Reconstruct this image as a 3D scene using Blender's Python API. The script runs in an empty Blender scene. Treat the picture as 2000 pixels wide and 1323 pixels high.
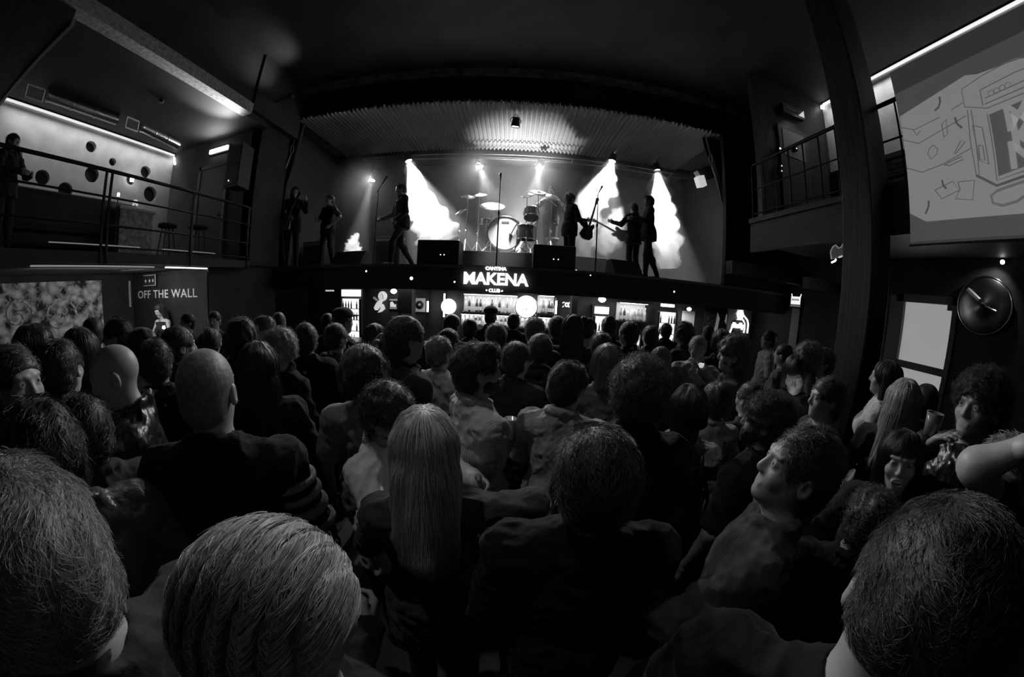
import bpy, bmesh, math, random
import numpy as np
from mathutils import Vector, Matrix, Euler
random.seed(7); rng = np.random.default_rng(11)
S = bpy.context.scene
COL = S.collection
R = math.radians

# ---------------------------------------------------------------- camera: a fisheye lens held just above the crowd's heads
cam_d = bpy.data.cameras.new('camera'); cam = bpy.data.objects.new('camera', cam_d); COL.objects.link(cam); S.camera = cam
cam_d.type = 'PANO'; cam_d.panorama_type = 'FISHEYE_LENS_POLYNOMIAL'
cam_d.sensor_width = 36.0; cam_d.sensor_fit = 'HORIZONTAL'
cam_d.fisheye_fov = 3.6
cam_d.fisheye_polynomial_k0 = 0.0; cam_d.fisheye_polynomial_k1 = -0.0884045
cam_d.fisheye_polynomial_k2 = 0.0; cam_d.fisheye_polynomial_k3 = 3.41225e-5; cam_d.fisheye_polynomial_k4 = 0.0
CAMM = np.array([[ 9.98935339e-01, -4.57667906e-02, -5.79570488e-03],
                 [ 9.21147705e-04,  1.45395427e-01, -9.89373196e-01],
                 [ 4.61231048e-02,  9.88314510e-01,  1.45282788e-01]])
CAMP = Vector((0, 0, 2.05))
cam.matrix_world = Matrix.Translation(CAMP) @ Matrix(CAMM.tolist()).to_4x4()
cam_d.clip_start = 0.02; cam_d.clip_end = 60

def ray(px, py):
    dx = px-1000; dy = 661.5-py; r = math.hypot(dx, dy); u = r/1000
    th = u/0.62842739-0.19900223*u**3; s = math.sin(th)/max(r, 1e-9)
    return Vector((CAMM @ np.array([dx*s, dy*s, -math.cos(th)])).tolist())
def aty(px, py, Y): v = ray(px, py); return CAMP+v*(Y/v.y)       # where the line of sight meets a wall y = Y
def atx(px, py, X): v = ray(px, py); return CAMP+v*(X/v.x)

# ---------------------------------------------------------------- world, exposure
w = bpy.data.worlds.new('world'); S.world = w; w.use_nodes = True
w.node_tree.nodes['Background'].inputs[0].default_value = (1, 1, 1, 1)
w.node_tree.nodes['Background'].inputs[1].default_value = 0.0011
S.view_settings.view_transform = 'Standard'; S.view_settings.look = 'None'
S.view_settings.exposure = 0.0; S.view_settings.gamma = 1.0; S.view_settings.use_curve_mapping = False
cy = S.cycles
cy.max_bounces = 4; cy.diffuse_bounces = 2; cy.glossy_bounces = 2; cy.transmission_bounces = 3
cy.transparent_max_bounces = 8; cy.volume_bounces = 0; cy.caustics_reflective = False; cy.caustics_refractive = False
cy.use_denoising = True; cy.sample_clamp_indirect = 3.0; cy.use_adaptive_sampling = True; cy.adaptive_threshold = 0.02

# ---------------------------------------------------------------- helpers
def tag(o, label=None, cat=None, group=None, kind=None):
    if label: o['label'] = label
    if cat: o['category'] = cat
    if group: o['group'] = group
    if kind: o['kind'] = kind
    return o
def empty(name, loc, label, cat, rz=0.0, group=None, scale=1.0):
    o = bpy.data.objects.new(name, None); COL.objects.link(o); o.location = loc; o.rotation_euler = (0, 0, rz)
    o.scale = (scale,)*3; o.empty_display_size = .1
    return tag(o, label, cat, group)
def light(kind, loc, energy, name='lamp_light', size=.1, tgt=None, angle=60, blend=.4, parent=None, sizey=None, spread=None, along=None):
    d = bpy.data.lights.new(name, kind); d.energy = energy
    o = bpy.data.objects.new(name, d); COL.objects.link(o); o.location = loc
    if kind == 'SPOT': d.spot_size = R(angle); d.spot_blend = blend; d.shadow_soft_size = size
    if kind == 'POINT': d.shadow_soft_size = size
    if kind == 'AREA':
        d.size = size
        if sizey: d.shape = 'RECTANGLE'; d.size_y = sizey
        if spread: d.spread = R(spread)
    if tgt is not None:
        o.rotation_euler = (Vector(tgt)-Vector(loc)).to_track_quat('-Z', 'Y').to_euler()
    if along is not None:
        z_ = -(Vector(tgt)-Vector(loc)).normalized(); y_ = Vector(along); y_ = (y_-z_*y_.dot(z_)).normalized(); x_ = y_.cross(z_)
        o.rotation_euler = Matrix((x_, y_, z_)).transposed().to_euler()
    return o

_M = {}
def mat(name, g, rough=.8, metal=0., bump=None, emit=0., sheen=0., var=0., vscale=8., alpha=1., trans=0., spec=.5, stretch=(1, 1, 1), bdist=.01):
    key = name
    if key in _M: return _M[key]
    m = bpy.data.materials.new(name); m.use_nodes = True; _M[key] = m
    nt = m.node_tree; b = nt.nodes['Principled BSDF']
    b.inputs['Base Color'].default_value = (g, g, g, 1); b.inputs['Roughness'].default_value = rough
    b.inputs['Metallic'].default_value = metal; b.inputs['Specular IOR Level'].default_value = spec
    if sheen: b.inputs['Sheen Weight'].default_value = sheen; b.inputs['Sheen Roughness'].default_value = .4
    if emit: b.inputs['Emission Color'].default_value = (1, 1, 1, 1); b.inputs['Emission Strength'].default_value = emit
    if trans: b.inputs['Transmission Weight'].default_value = trans
    if var or bump:
        tc = nt.nodes.new('ShaderNodeTexCoord'); mp = nt.nodes.new('ShaderNodeMapping'); mp.inputs['Scale'].default_value = stretch
        nt.links.new(tc.outputs['Object'], mp.inputs[0])
        n = nt.nodes.new('ShaderNodeTexNoise'); n.inputs['Scale'].default_value = vscale; n.inputs['Detail'].default_value = 4
        nt.links.new(mp.outputs[0], n.inputs['Vector'])
        if var:
            mr = nt.nodes.new('ShaderNodeMapRange'); mr.inputs[1].default_value = .3; mr.inputs[2].default_value = .7
            mr.inputs[3].default_value = max(0, g*(1-var)); mr.inputs[4].default_value = min(1, g*(1+var))
            nt.links.new(n.outputs[0], mr.inputs[0]); nt.links.new(mr.outputs[0], b.inputs['Base Color'])
        if bump:
            bp = nt.nodes.new('ShaderNodeBump'); bp.inputs['Strength'].default_value = bump; bp.inputs['Distance'].default_value = bdist
            nt.links.new(n.outputs[0], bp.inputs['Height']); nt.links.new(bp.outputs[0], b.inputs['Normal'])
    return m

class MB:
    def __init__(s): s.v = []; s.f = []; s.sm = []
    def add(s, vs, fs, smooth=False):
        n = len(s.v); s.v += [tuple(v) for v in vs]; s.f += [tuple(i+n for i in f) for f in fs]; s.sm += [smooth]*len(fs); return s
    def box(s, a, b, bev=0.):
        x0, y0, z0 = [min(a[i], b[i]) for i in range(3)]; x1, y1, z1 = [max(a[i], b[i]) for i in range(3)]
        if bev <= 0:
            return s.add([(x0,y0,z0),(x1,y0,z0),(x1,y1,z0),(x0,y1,z0),(x0,y0,z1),(x1,y0,z1),(x1,y1,z1),(x0,y1,z1)],
                         [(3,2,1,0),(4,5,6,7),(0,1,5,4),(1,2,6,5),(2,3,7,6),(3,0,4,7)])
        bm = bmesh.new(); bmesh.ops.create_cube(bm, size=1.0)
        for v in bm.verts: v.co = Vector(((x0+x1)/2+v.co.x*(x1-x0), (y0+y1)/2+v.co.y*(y1-y0), (z0+z1)/2+v.co.z*(z1-z0)))
        bmesh.ops.bevel(bm, geom=bm.edges[:], offset=min(bev, .45*min(x1-x0, y1-y0, z1-z0)), segments=2, affect='EDGES', profile=.5)
        bm.verts.index_update()
        s.add([v.co[:] for v in bm.verts], [[v.index for v in f.verts] for f in bm.faces]); bm.free(); return s
    def obox(s, c, half, rot):                                     # oriented box
        c = Vector(c); q = rot if isinstance(rot, Matrix) else Euler(rot).to_matrix()
        vs = [c+q @ Vector((sx*half[0], sy*half[1], sz*half[2])) for sz in (-1, 1) for sx, sy in ((-1,-1),(1,-1),(1,1),(-1,1))]
        return s.add(vs, [(3,2,1,0),(4,5,6,7),(0,1,5,4),(1,2,6,5),(2,3,7,6),(3,0,4,7)])
    def tube(s, pts, r, n=8, caps=True, smooth=True):
        pts = [Vector(p) for p in pts]; rs = r if isinstance(r, (list, tuple)) else [r]*len(pts)
        vs = []; up = None
        for i, p in enumerate(pts):
            t = (pts[min(i+1, len(pts)-1)]-pts[max(i-1, 0)]).normalized()
            if up is None: up = Vector((0, 0, 1)) if abs(t.z) < .9 else Vector((1, 0, 0))
            a = t.cross(up).normalized(); b = a.cross(t).normalized(); up = b
            for k in range(n): th = 2*math.pi*k/n; vs.append(p+(a*math.cos(th)+b*math.sin(th))*rs[i])
        fs = [(i*n+k, i*n+(k+1) % n, (i+1)*n+(k+1) % n, (i+1)*n+k) for i in range(len(pts)-1) for k in range(n)]
        s.add(vs, fs, smooth)
        if caps: s.add(vs[:n], [tuple(range(n))[::-1]]); s.add(vs[-n:], [tuple(range(n))])
        return s
    def lathe(s, prof, c=(0, 0, 0), axis=(0, 0, 1), n=24, smooth=True):   # prof: (radius, height) along the axis
        c = Vector(c); q = Vector(axis).to_track_quat('Z', 'Y').to_matrix()
        vs = [c+q @ Vector((r*math.cos(2*math.pi*k/n), r*math.sin(2*math.pi*k/n), h)) for r, h in prof for k in range(n)]
        fs = [(i*n+k, i*n+(k+1) % n, (i+1)*n+(k+1) % n, (i+1)*n+k) for i in range(len(prof)-1) for k in range(n)]
        return s.add(vs, fs, smooth)
    def prism(s, poly, p0, ex, ey, ez):                              # polygon in (ex, ey) from p0, extruded along ez
        p0 = Vector(p0); ex = Vector(ex); ey = Vector(ey); ez = Vector(ez); n = len(poly)
        a = [p0+ex*u+ey*v for u, v in poly]; vs = a+[p+ez for p in a]
        return s.add(vs, [tuple(range(n))[::-1], tuple(range(n, 2*n))]+[(i, (i+1) % n, n+(i+1) % n, n+i) for i in range(n)])
    def build(s, name, m, parent=None, loc=None):
        me = bpy.data.meshes.new(name); me.from_pydata(s.v, [], s.f); me.update()
        me.polygons.foreach_set('use_smooth', s.sm)
        me.materials.append(m)
        bm = bmesh.new(); bm.from_mesh(me); bmesh.ops.recalc_face_normals(bm, faces=bm.faces[:]); bm.to_mesh(me); bm.free()
        o = bpy.data.objects.new(name, me); COL.objects.link(o)
        if parent: o.parent = parent
        if loc: o.location = loc
        return o
def struct(name, mb, m, label=None):
    o = mb.build(name, m); o['kind'] = 'structure'
    if label: o['label'] = label
    return o
def origin_to(o, p):
    """moves a mesh object's origin to p, keeping the mesh where it is"""
    p = Vector(p); o.data.transform(Matrix.Translation(-p)); o.location = p; return o
def text(name, s, m, size, loc, rot, parent=None, ext=.01, align='CENTER', off=0., shear=0., sx=1., space=1.):
    c = bpy.data.curves.new(name, 'FONT'); c.body = s; c.size = size; c.extrude = ext; c.align_x = align; c.align_y = 'CENTER'
    c.offset = off; c.shear = shear; c.space_character = space; c.resolution_u = 3
    o = bpy.data.objects.new(name, c); COL.objects.link(o)
    bpy.context.view_layer.update()
    me = bpy.data.meshes.new_from_object(o.evaluated_get(bpy.context.evaluated_depsgraph_get()))
    bpy.data.objects.remove(o); bpy.data.curves.remove(c)
    me.name = name; me.materials.clear(); me.materials.append(m)
    q = bpy.data.objects.new(name, me); COL.objects.link(q)
    mt = Matrix.Translation(Vector(loc)) @ Euler(rot).to_matrix().to_4x4() @ Matrix.Diagonal((sx, 1, 1, 1))
    me.transform(mt)
    if parent: q.parent = parent
    return q
FRONT = (R(90), 0, 0)            # text standing up, read from the hall (looking towards +y)
RIGHTW = (R(90), 0, R(-90))      # on the right wall, read from the left
LEFTW = (R(90), 0, R(90))
# ================================================================ the setting
m_black = mat('black_paint', .02, .7, var=.4, vscale=3)
m_wall = mat('dark_plaster', .022, .8, bump=.25, var=.5, vscale=2.5)
m_ceil = mat('ceiling_plaster', .035, .7, bump=.3, var=.35, vscale=1.6)
m_light_wall = mat('pale_plaster', .55, .75, bump=.2, var=.15, vscale=4)
m_floor = mat('worn_floor', .03, .5, var=.5, vscale=3)
m_conc = mat('pale_concrete', .6, .85, bump=.6, var=.35, vscale=18)
m_steel = mat('dark_steel', .05, .45, .6)
m_chrome = mat('chrome', .7, .18, 1.)
m_galv = mat('galvanised_duct', .7, .25, 1., var=.15, vscale=6)
def wood_mat(name, g, axis=2, plank=.18):
    m = bpy.data.materials.new(name); m.use_nodes = True; nt = m.node_tree; b = nt.nodes['Principled BSDF']
    b.inputs['Roughness'].default_value = .6
    tc = nt.nodes.new('ShaderNodeTexCoord'); mp = nt.nodes.new('ShaderNodeMapping')
    sc = [9, 9, 9]; sc[axis] = .6; mp.inputs['Scale'].default_value = sc
    n = nt.nodes.new('ShaderNodeTexNoise'); n.inputs['Scale'].default_value = 2.2; n.inputs['Detail'].default_value = 6
    mr = nt.nodes.new('ShaderNodeMapRange'); mr.inputs[1].default_value = .3; mr.inputs[2].default_value = .7
    mr.inputs[3].default_value = g*.35; mr.inputs[4].default_value = g*1.6
    bp = nt.nodes.new('ShaderNodeBump'); bp.inputs['Strength'].default_value = .5; bp.inputs['Distance'].default_value = .01
    nt.links.new(tc.outputs['Object'], mp.inputs[0]); nt.links.new(mp.outputs[0], n.inputs['Vector'])
    nt.links.new(n.outputs[0], mr.inputs[0]); nt.links.new(mr.outputs[0], b.inputs['Base Color'])
    nt.links.new(n.outputs[0], bp.inputs['Height']); nt.links.new(bp.outputs[0], b.inputs['Normal'])
    return m
m_wood = wood_mat('rough_wood', .022); m_woody = wood_mat('rough_wood_beam', .025, 1)
m_woodx = wood_mat('rough_wood_across', .03, 0)
def brick_mat():
    m = bpy.data.materials.new('old_brick'); m.use_nodes = True; nt = m.node_tree; b = nt.nodes['Principled BSDF']
    b.inputs['Roughness'].default_value = .85
    tc = nt.nodes.new('ShaderNodeTexCoord'); sep = nt.nodes.new('ShaderNodeSeparateXYZ'); cb = nt.nodes.new('ShaderNodeCombineXYZ')
    br = nt.nodes.new('ShaderNodeTexBrick'); br.inputs['Scale'].default_value = 1; br.inputs['Brick Width'].default_value = .25
    br.inputs['Row Height'].default_value = .085; br.inputs['Mortar Size'].default_value = .012
    br.inputs['Color1'].default_value = (.09,)*3+(1,); br.inputs['Color2'].default_value = (.22,)*3+(1,); br.inputs['Mortar'].default_value = (.03,)*3+(1,)
    bp = nt.nodes.new('ShaderNodeBump'); bp.inputs['Distance'].default_value = .02
    nt.links.new(tc.outputs['Object'], sep.inputs[0]); nt.links.new(sep.outputs[1], cb.inputs[0]); nt.links.new(sep.outputs[2], cb.inputs[1])
    nt.links.new(cb.outputs[0], br.inputs['Vector']); nt.links.new(br.outputs['Color'], b.inputs['Base Color'])
    nt.links.new(br.outputs['Color'], bp.inputs['Height']); nt.links.new(bp.outputs[0], b.inputs['Normal'])
    return m
m_brick = brick_mat()

struct('floor', MB().box((-8.3, -3.6, -.1), (6.6, 7.7, 0)), m_floor)
struct('ceiling', MB().box((-5.1, -3.6, 6.65), (6.6, 6.2, 6.8)), m_ceil)
struct('ceiling_left', MB().box((-8.3, 1.24, 5.28), (-5.0, 5.1, 5.4)), m_ceil)
struct('ceiling_panel', MB().box((-8.3, -3.6, 5.1), (-4.9, 1.2, 5.4)), m_woodx)
struct('trim_2', MB().box((-8.3, 1.2, 5.06), (-4.9, 1.24, 5.16)), mat('edge_trim', .4, .5))
struct('wall_upper_left', MB().box((-5.0, 4.5, 5.4), (-4.9, 6.0, 6.65)).box((-5.0, -3.6, 5.4), (-4.95, 4.5, 6.65)), m_ceil)
struct('trim_1', MB().box((-5.08, -3.6, 5.27), (-4.84, 4.44, 5.48)), m_conc, 'pale rough concrete beam over the gallery edge')
# left wall with round openings: panel built as a grid with circular holes
HOLES = [(2.97, 4.87, .11), (3.48, 4.69, .08), (4.3, 4.67, .13), (3.08, 4.34, .15), (3.96, 4.42, .11), (4.49, 4.21, .17), (2.14, 4.11, .13), (1.58, 4.39, .17), (2.59, 3.96, .14), (.9, 4.2, .2)]
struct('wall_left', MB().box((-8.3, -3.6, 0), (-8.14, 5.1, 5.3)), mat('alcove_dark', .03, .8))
def holed_wall():
    bm = bmesh.new(); x = -8.0
    y0, y1, z0, z1 = -3.6, 5.0, 2.56, 5.28
    outer = [bm.verts.new((x, y, z)) for y, z in ((y0, z0), (y1, z0), (y1, z1), (y0, z1))]
    edges = [bm.edges.new((outer[i], outer[(i+1) % 4])) for i in range(4)]
    rims = []
    for (y, z, r) in HOLES:
        n = 28; vs = [bm.verts.new((x, y+r*math.cos(2*math.pi*k/n), z+r*math.sin(2*math.pi*k/n))) for k in range(n)]
        es = [bm.edges.new((vs[k], vs[(k+1) % n])) for k in range(n)]; edges += es; rims.append(vs)
    bmesh.ops.triangle_fill(bm, use_beauty=True, edges=edges)
    for vs in rims:
        c = sum((v.co for v in vs), Vector())/len(vs)
        for f in list(bm.faces):
            if all(v in vs for v in f.verts): bm.faces.remove(f)
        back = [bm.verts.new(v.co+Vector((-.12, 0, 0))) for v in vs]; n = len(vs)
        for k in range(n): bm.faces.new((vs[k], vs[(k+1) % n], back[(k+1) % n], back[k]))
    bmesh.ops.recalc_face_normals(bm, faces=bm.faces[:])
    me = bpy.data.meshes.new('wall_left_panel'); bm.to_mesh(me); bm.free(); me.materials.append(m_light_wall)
    o = bpy.data.objects.new('wall_left_panel', me); COL.objects.link(o); o['kind'] = 'structure'
holed_wall()
struct('wall_left_end', MB().box((-8.2, 5.0, 2.56), (-5.15, 5.12, 5.4)), mat('grey_plaster', .09, .8, bump=.2, var=.2, vscale=3))
struct('wall_left_lower', MB().box((-8.06, -3.6, 0), (-8.0, 4.6, 2.45)), m_wall)
struct('wall_banner', MB().box((-8.0, 4.14, 0), (-5.2, 4.24, 2.42)), m_black)
struct('wall_corner_left', MB().box((-5.35, 4.24, 0), (-5.2, 6.0, 2.5)).box((-5.3, 5.0, 2.5), (-5.15, 6.05, 6.65)), m_wall)
struct('floor_gallery_left', MB().box((-8.1, -3.6, 2.43), (-5.0, 5.0, 2.57)), mat('gallery_slab', .03, .7, var=.3))
struct('wall_back', MB().box((-8.3, -3.7, 0), (6.6, -3.6, 6.8)), m_wall)
# right side
struct('wall_right', MB().box((6.3, -3.6, 0), (6.45, 2.14, 3.6)).box((6.3, 3.06, 0), (6.45, 7.7, 3.6)).box((6.3, 2.14, 2.55), (6.45, 3.06, 3.6)), m_wall)
struct('wall_right_upper', MB().box((6.3, -3.6, 3.6), (6.42, 4.7, 4.95)), m_brick)
struct('wall_right_top', MB().box((6.3, -3.6, 5.0), (6.42, 4.7, 6.65)), m_light_wall)
struct('trim_3', MB().box((6.22, -3.6, 4.93), (6.3, 4.6, 5.02)), m_steel)
struct('floor_gallery_right', MB().box((4.0, -3.6, 3.16), (6.3, 4.6, 3.56)), m_woody)
struct('trim_4', MB().box((3.94, -3.6, 3.02), (4.02, 4.6, 3.5)).box((3.9, -3.6, 3.5), (4.05, 4.6, 3.58)), m_woody)
struct('trim_5', MB().box((5.2, 4.3, 2.55), (6.3, 4.5, 2.75)).box((4.1, 5.3, 2.7), (6.3, 5.5, 2.95)), m_woodx)
struct('wall_right_end', MB().box((4.25, 4.63, 3.3), (6.3, 4.75, 6.65)), m_wood)
# stage shell
struct('floor_stage', MB().box((-5.8, 6.04, 2.4), (6.3, 9.6, 2.5)), mat('stage_boards', .05, .5, var=.3, vscale=5))
struct('wall_stage_back', MB().box((-5.9, 9.5, 2.4), (6.4, 9.6, 6.7)), mat('stage_backdrop', .04, .9, var=.3, vscale=1.5))
struct('wall_stage_left', MB().box((-5.9, 6.0, 2.5), (-5.75, 9.6, 6.7)), mat('stage_side_wall', .07, .9, var=.3, vscale=1.5))
struct('wall_stage_right', MB().box((5.35, 6.9, 2.5), (5.45, 9.6, 6.7)), m_black)
struct('wall_stage_fascia', MB().box((-5.3, 5.98, 2.03), (6.3, 6.06, 2.5)), m_black)
struct('trim_6', MB().box((-5.3, 5.95, 2.46), (6.3, 6.0, 2.51)), mat('stage_edge', .08, .5))
struct('ceiling_bar', MB().box((-5.3, 6.06, 2.2), (6.3, 7.6, 2.26)), m_black)
struct('wall_bar_back', MB().box((-5.3, 7.45, 0), (6.3, 7.6, 2.2)), mat('bar_back_wall', .05, .7, var=.3, vscale=5))
struct('wall_proscenium', MB().box((-5.3, 6.0, 5.92), (6.4, 6.12, 6.65)).box((4.45, 6.0, 2.5), (6.4, 6.12, 5.95)), mat('black_drape', .012, .95, bump=.3, vscale=6, stretch=(8, 1, .5)))
struct('trim_7', MB().box((-5.2, 5.86, 6.53), (5.2, 6.0, 6.65)), mat('cornice', .22, .8, bump=.8, var=.8, vscale=5))
# corrugated sheet over the stage
def corrugated():
    per, amp = .105, .026; x0, x1 = -5.0, 4.5; nx = int((x1-x0)/per*8)
    xs = np.linspace(x0, x1, nx); z = 5.9+amp*np.sin(2*np.pi*xs/per)
    ys = [6.0, 6.35, 6.36, 7.2, 7.21, 8.5]; dz = [0, 0, .012, .012, .024, .024]
    vs = [(x, y+(.03*math.sin(i*1.7)+.02*math.sin(i*.37) if j == 0 else 0), zz+d) for j, (y, d) in enumerate(zip(ys, dz)) for i, (x, zz) in enumerate(zip(xs, z))]
    n = len(xs); fs = [(j*n+i, j*n+i+1, (j+1)*n+i+1, (j+1)*n+i) for j in range(len(ys)-1) for i in range(n-1)]
    return MB().add(vs, fs, True)
struct('ceiling_stage', corrugated(), mat('corrugated_steel', .12, .42, .35, var=.12, vscale=1.5))
struct('ceiling_stage_rear', MB().box((-5.3, 8.5, 5.86), (5.0, 9.5, 5.95)).box((-5.3, 8.46, 5.7), (5.0, 8.52, 5.9)), m_black)
struct('ceiling_stage_side', MB().box((-5.4, 6.0, 5.98), (6.4, 9.5, 6.05)), m_black)

# wooden post on the right, in front of the gallery
o = MB().box((3.57, 2.1, 0), (3.97, 2.5, 6.65), .02).box((3.53, 2.06, 0), (4.01, 2.54, .25), .02)
o = o.build('wooden_post', m_wood); tag(o, 'tall dark rough timber post standing left of the projection screen', 'post')
# ================================================================ smoke and haze on the stage, stage lamps
def vol_mat(name, dens, aniso=0.3):
    m = bpy.data.materials.new(name); m.use_nodes = True; nt = m.node_tree; nt.nodes.clear()
    o = nt.nodes.new('ShaderNodeOutputMaterial'); v = nt.nodes.new('ShaderNodeVolumeScatter')
    v.inputs['Density'].default_value = dens; v.inputs['Anisotropy'].default_value = aniso; v.inputs['Color'].default_value = (1, 1, 1, 1)
    nt.links.new(v.outputs[0], o.inputs['Volume']); return m
o = MB().box((-5.6, 6.35, 2.52), (5.2, 9.45, 5.68)).build('stage_haze', vol_mat('thin_haze', .026)); origin_to(o, (0, 8, 2.52))
tag(o, 'thin grey haze hanging over the whole stage', 'haze', kind='stuff')
def plume(path, dens, label, seed, lump=.24, n=22):
    """lumpy body of smoke along a path of (x, y, z, radius)"""
    rg = np.random.default_rng(seed); P = np.array(path, float); L = len(P)
    t = np.linspace(0, L-1, 30); Q = np.stack([np.interp(t, range(L), P[:, k]) for k in range(4)], 1)
    vs = []; ph = rg.uniform(0, 6.28, 12)
    for i, (x, y, z, r) in enumerate(Q):
        d = Vector(Q[min(i+1, 29)][:3]-Q[max(i-1, 0)][:3]).normalized(); a = d.cross(Vector((0, 1, 0))).normalized(); b = a.cross(d)
        for k in range(n):
            th = 2*math.pi*k/n
            rr = r*(1+lump*(math.sin(3*th+i*.55+ph[0])*math.sin(i*.7+ph[1])+.7*math.sin(5*th-i*.9+ph[2])+.6*math.sin(2*th+i*1.3+ph[3])))
            vs.append(Vector((x, y, z))+(a*math.cos(th)+b*math.sin(th)*.8)*rr)
    fs = [(i*n+k, i*n+(k+1) % n, (i+1)*n+(k+1) % n, (i+1)*n+k) for i in range(29) for k in range(n)]
    m = MB().add(vs, fs+[tuple(range(n))[::-1], tuple(range(29*n, 30*n))], True)
    o = m.build('smoke_plume', vol_mat('dense_smoke', dens, .2)); origin_to(o, P[-1, :3])
    return tag(o, label, 'smoke', kind='stuff')
def pp(px, py, Y, r): p = aty(px, py, Y); return (p.x, p.y, p.z, r)
YS = 8.0
plume([pp(800, 318, YS, .13), pp(806, 345, YS, .21), pp(814, 378, YS, .31), pp(832, 412, YS, .40), pp(850, 442, YS, .47), pp(860, 466, YS, .47), pp(862, 474, YS, .3)], .85,
      'bright slanting smoke beam behind the walking singer on the left', 3)
plume([pp(1196, 318, YS, .13), pp(1184, 338, YS, .29), pp(1174, 360, YS, .42), pp(1156, 388, YS, .40), pp(1146, 425, YS, .34), pp(1143, 470, YS, .30), pp(1140, 505, YS, .2)], .85,
      'bright smoke beam behind the guitarist with the raised guitar neck', 5)
plume([pp(1284, 338, YS, .12), pp(1288, 362, YS, .30), pp(1287, 400, YS, .38), pp(1294, 440, YS, .40), pp(1303, 480, YS, .38), pp(1305, 525, YS, .28)], .85,
      'bright upright smoke beam behind the two close men on the right', 9)
plume([pp(1240, 400, YS-.3, .12), pp(1215, 425, YS-.3, .28), pp(1190, 460, YS-.3, .36), pp(1170, 492, YS-.3, .25)], .5,
      'fainter smoke drifting left of the two close men', 12)
plume([pp(690, 500, 7.6, .26), pp(688, 482, 7.6, .20), pp(692, 468, 7.6, .12), pp(700, 456, 7.6, .05)], 3.0,
      'small bright burst of smoke above the left floor monitor', 15, lump=.25)

m_lens = mat('stage_lamp_lens', 1, .5, emit=60)
def stage_lamp(p, tgt, label, energy, angle, blend=.35, soft=.05):
    e = empty('stage_light', p, label, 'stage light', group=None)
    d = (Vector(tgt)-Vector(p)).normalized(); q = d.to_track_quat('Z', 'Y').to_matrix()
    MB().lathe([(.03, -.2), (.075, -.19), (.085, -.1), (.095, .0), (.1, .02), (.092, .02), (.088, -.01)], axis=d).build('housing', m_steel, e)
    MB().lathe([(.0, .004), (.05, .004), (.088, -.005), (.088, -.008), (0, -.008)], axis=d).build('lens', m_lens, e)
    MB().tube([q @ Vector((.1, 0, -.08)), q @ Vector((.12, 0, -.06))+Vector((0, 0, .08)), Vector((0, 0, .3)), q @ Vector((-.12, 0, -.06))+Vector((0, 0, .08)), q @ Vector((-.1, 0, -.08))], .01, 6).build('yoke', m_steel, e)
    light('SPOT', Vector(p)+d*.06, energy, size=soft, tgt=tgt, angle=angle, blend=blend)
    return e
def lampY(px, py, Y=YS): return aty(px, py, Y)
stage_lamp(lampY(726, 352), lampY(697, 482, 7.6), 'small stage light, leftmost of the six lit lamps at the back', 1500, 24, .7)
stage_lamp(lampY(798, 314), lampY(858, 470), 'stage light at the top of the slanting left smoke beam', 9500, 46, .4)
stage_lamp(lampY(937, 326, 8.3), lampY(985, 470, 7.6), 'round stage light left of centre above the cymbals', 1400, 44, .8)
stage_lamp(lampY(1054, 327, 8.3), lampY(1030, 470, 7.6), 'round stage light right of centre above the drummer', 1400, 44, .8)
stage_lamp(lampY(1196, 314), lampY(1145, 480), 'stage light above the guitarist with the raised guitar neck', 9500, 56, .4)
stage_lamp(lampY(1283, 332), lampY(1303, 530), 'stage light above the two close men, rightmost of the lit lamps', 9500, 40, .4)
stage_lamp((-.1, 6.5, 5.6), (-.25, 7.1, 3.45), 'dark spotlight hung behind the front of the stage, aimed at the bass drum', 1500, 20, .5, .3)
stage_lamp((.1, 8.9, 3.05), (.15, 8.1, 5.9), 'added lamp on the drum riser brightening the ribbed ceiling', 5200, 58, 1.0)  # uplight added to brighten the middle of the ribbed ceiling
for k_, (px, py, Y, en) in enumerate(((726, 352, YS, 340), (937, 326, 8.3, 560), (1054, 327, 8.3, 560))):    # the same lamps also throw light over the crowd
    p = aty(px, py, Y); light('SPOT', p+Vector((0, -.12, -.02)), en, size=.08, tgt=(p.x*.4, 1.0, 1.6), angle=62, blend=.9)
# bars that carry the lamps
tr = empty('lighting_truss', (0, YS+.02, 5.0), 'black pipe rig carrying the stage lights under the ceiling', 'truss')
zt = 5.6-5.0
MB().tube([(-4.3, 0, zt), (4.3, 0, zt)], .025).build('pipe', m_steel, tr)
MB().tube([(-4.3, .3, zt), (4.3, .3, zt)], .02).build('pipe', m_steel, tr)
for x in (-4.2, -1.5, 1.4, 4.2): MB().tube([(x, 0, zt), (x, .3, zt)], .02).build('clamp', m_steel, tr)
for k, (px, py, Y) in enumerate(((726, 352, YS), (798, 314, YS), (937, 326, 8.3), (1054, 327, 8.3), (1196, 314, YS), (1283, 332, YS))):
    p = aty(px, py, Y); MB().tube([(p.x, Y-YS-.02, p.z-5.0+.28), (p.x, Y-YS-.02, zt)], .012).build('drop_pipe', m_steel, tr)

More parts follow.
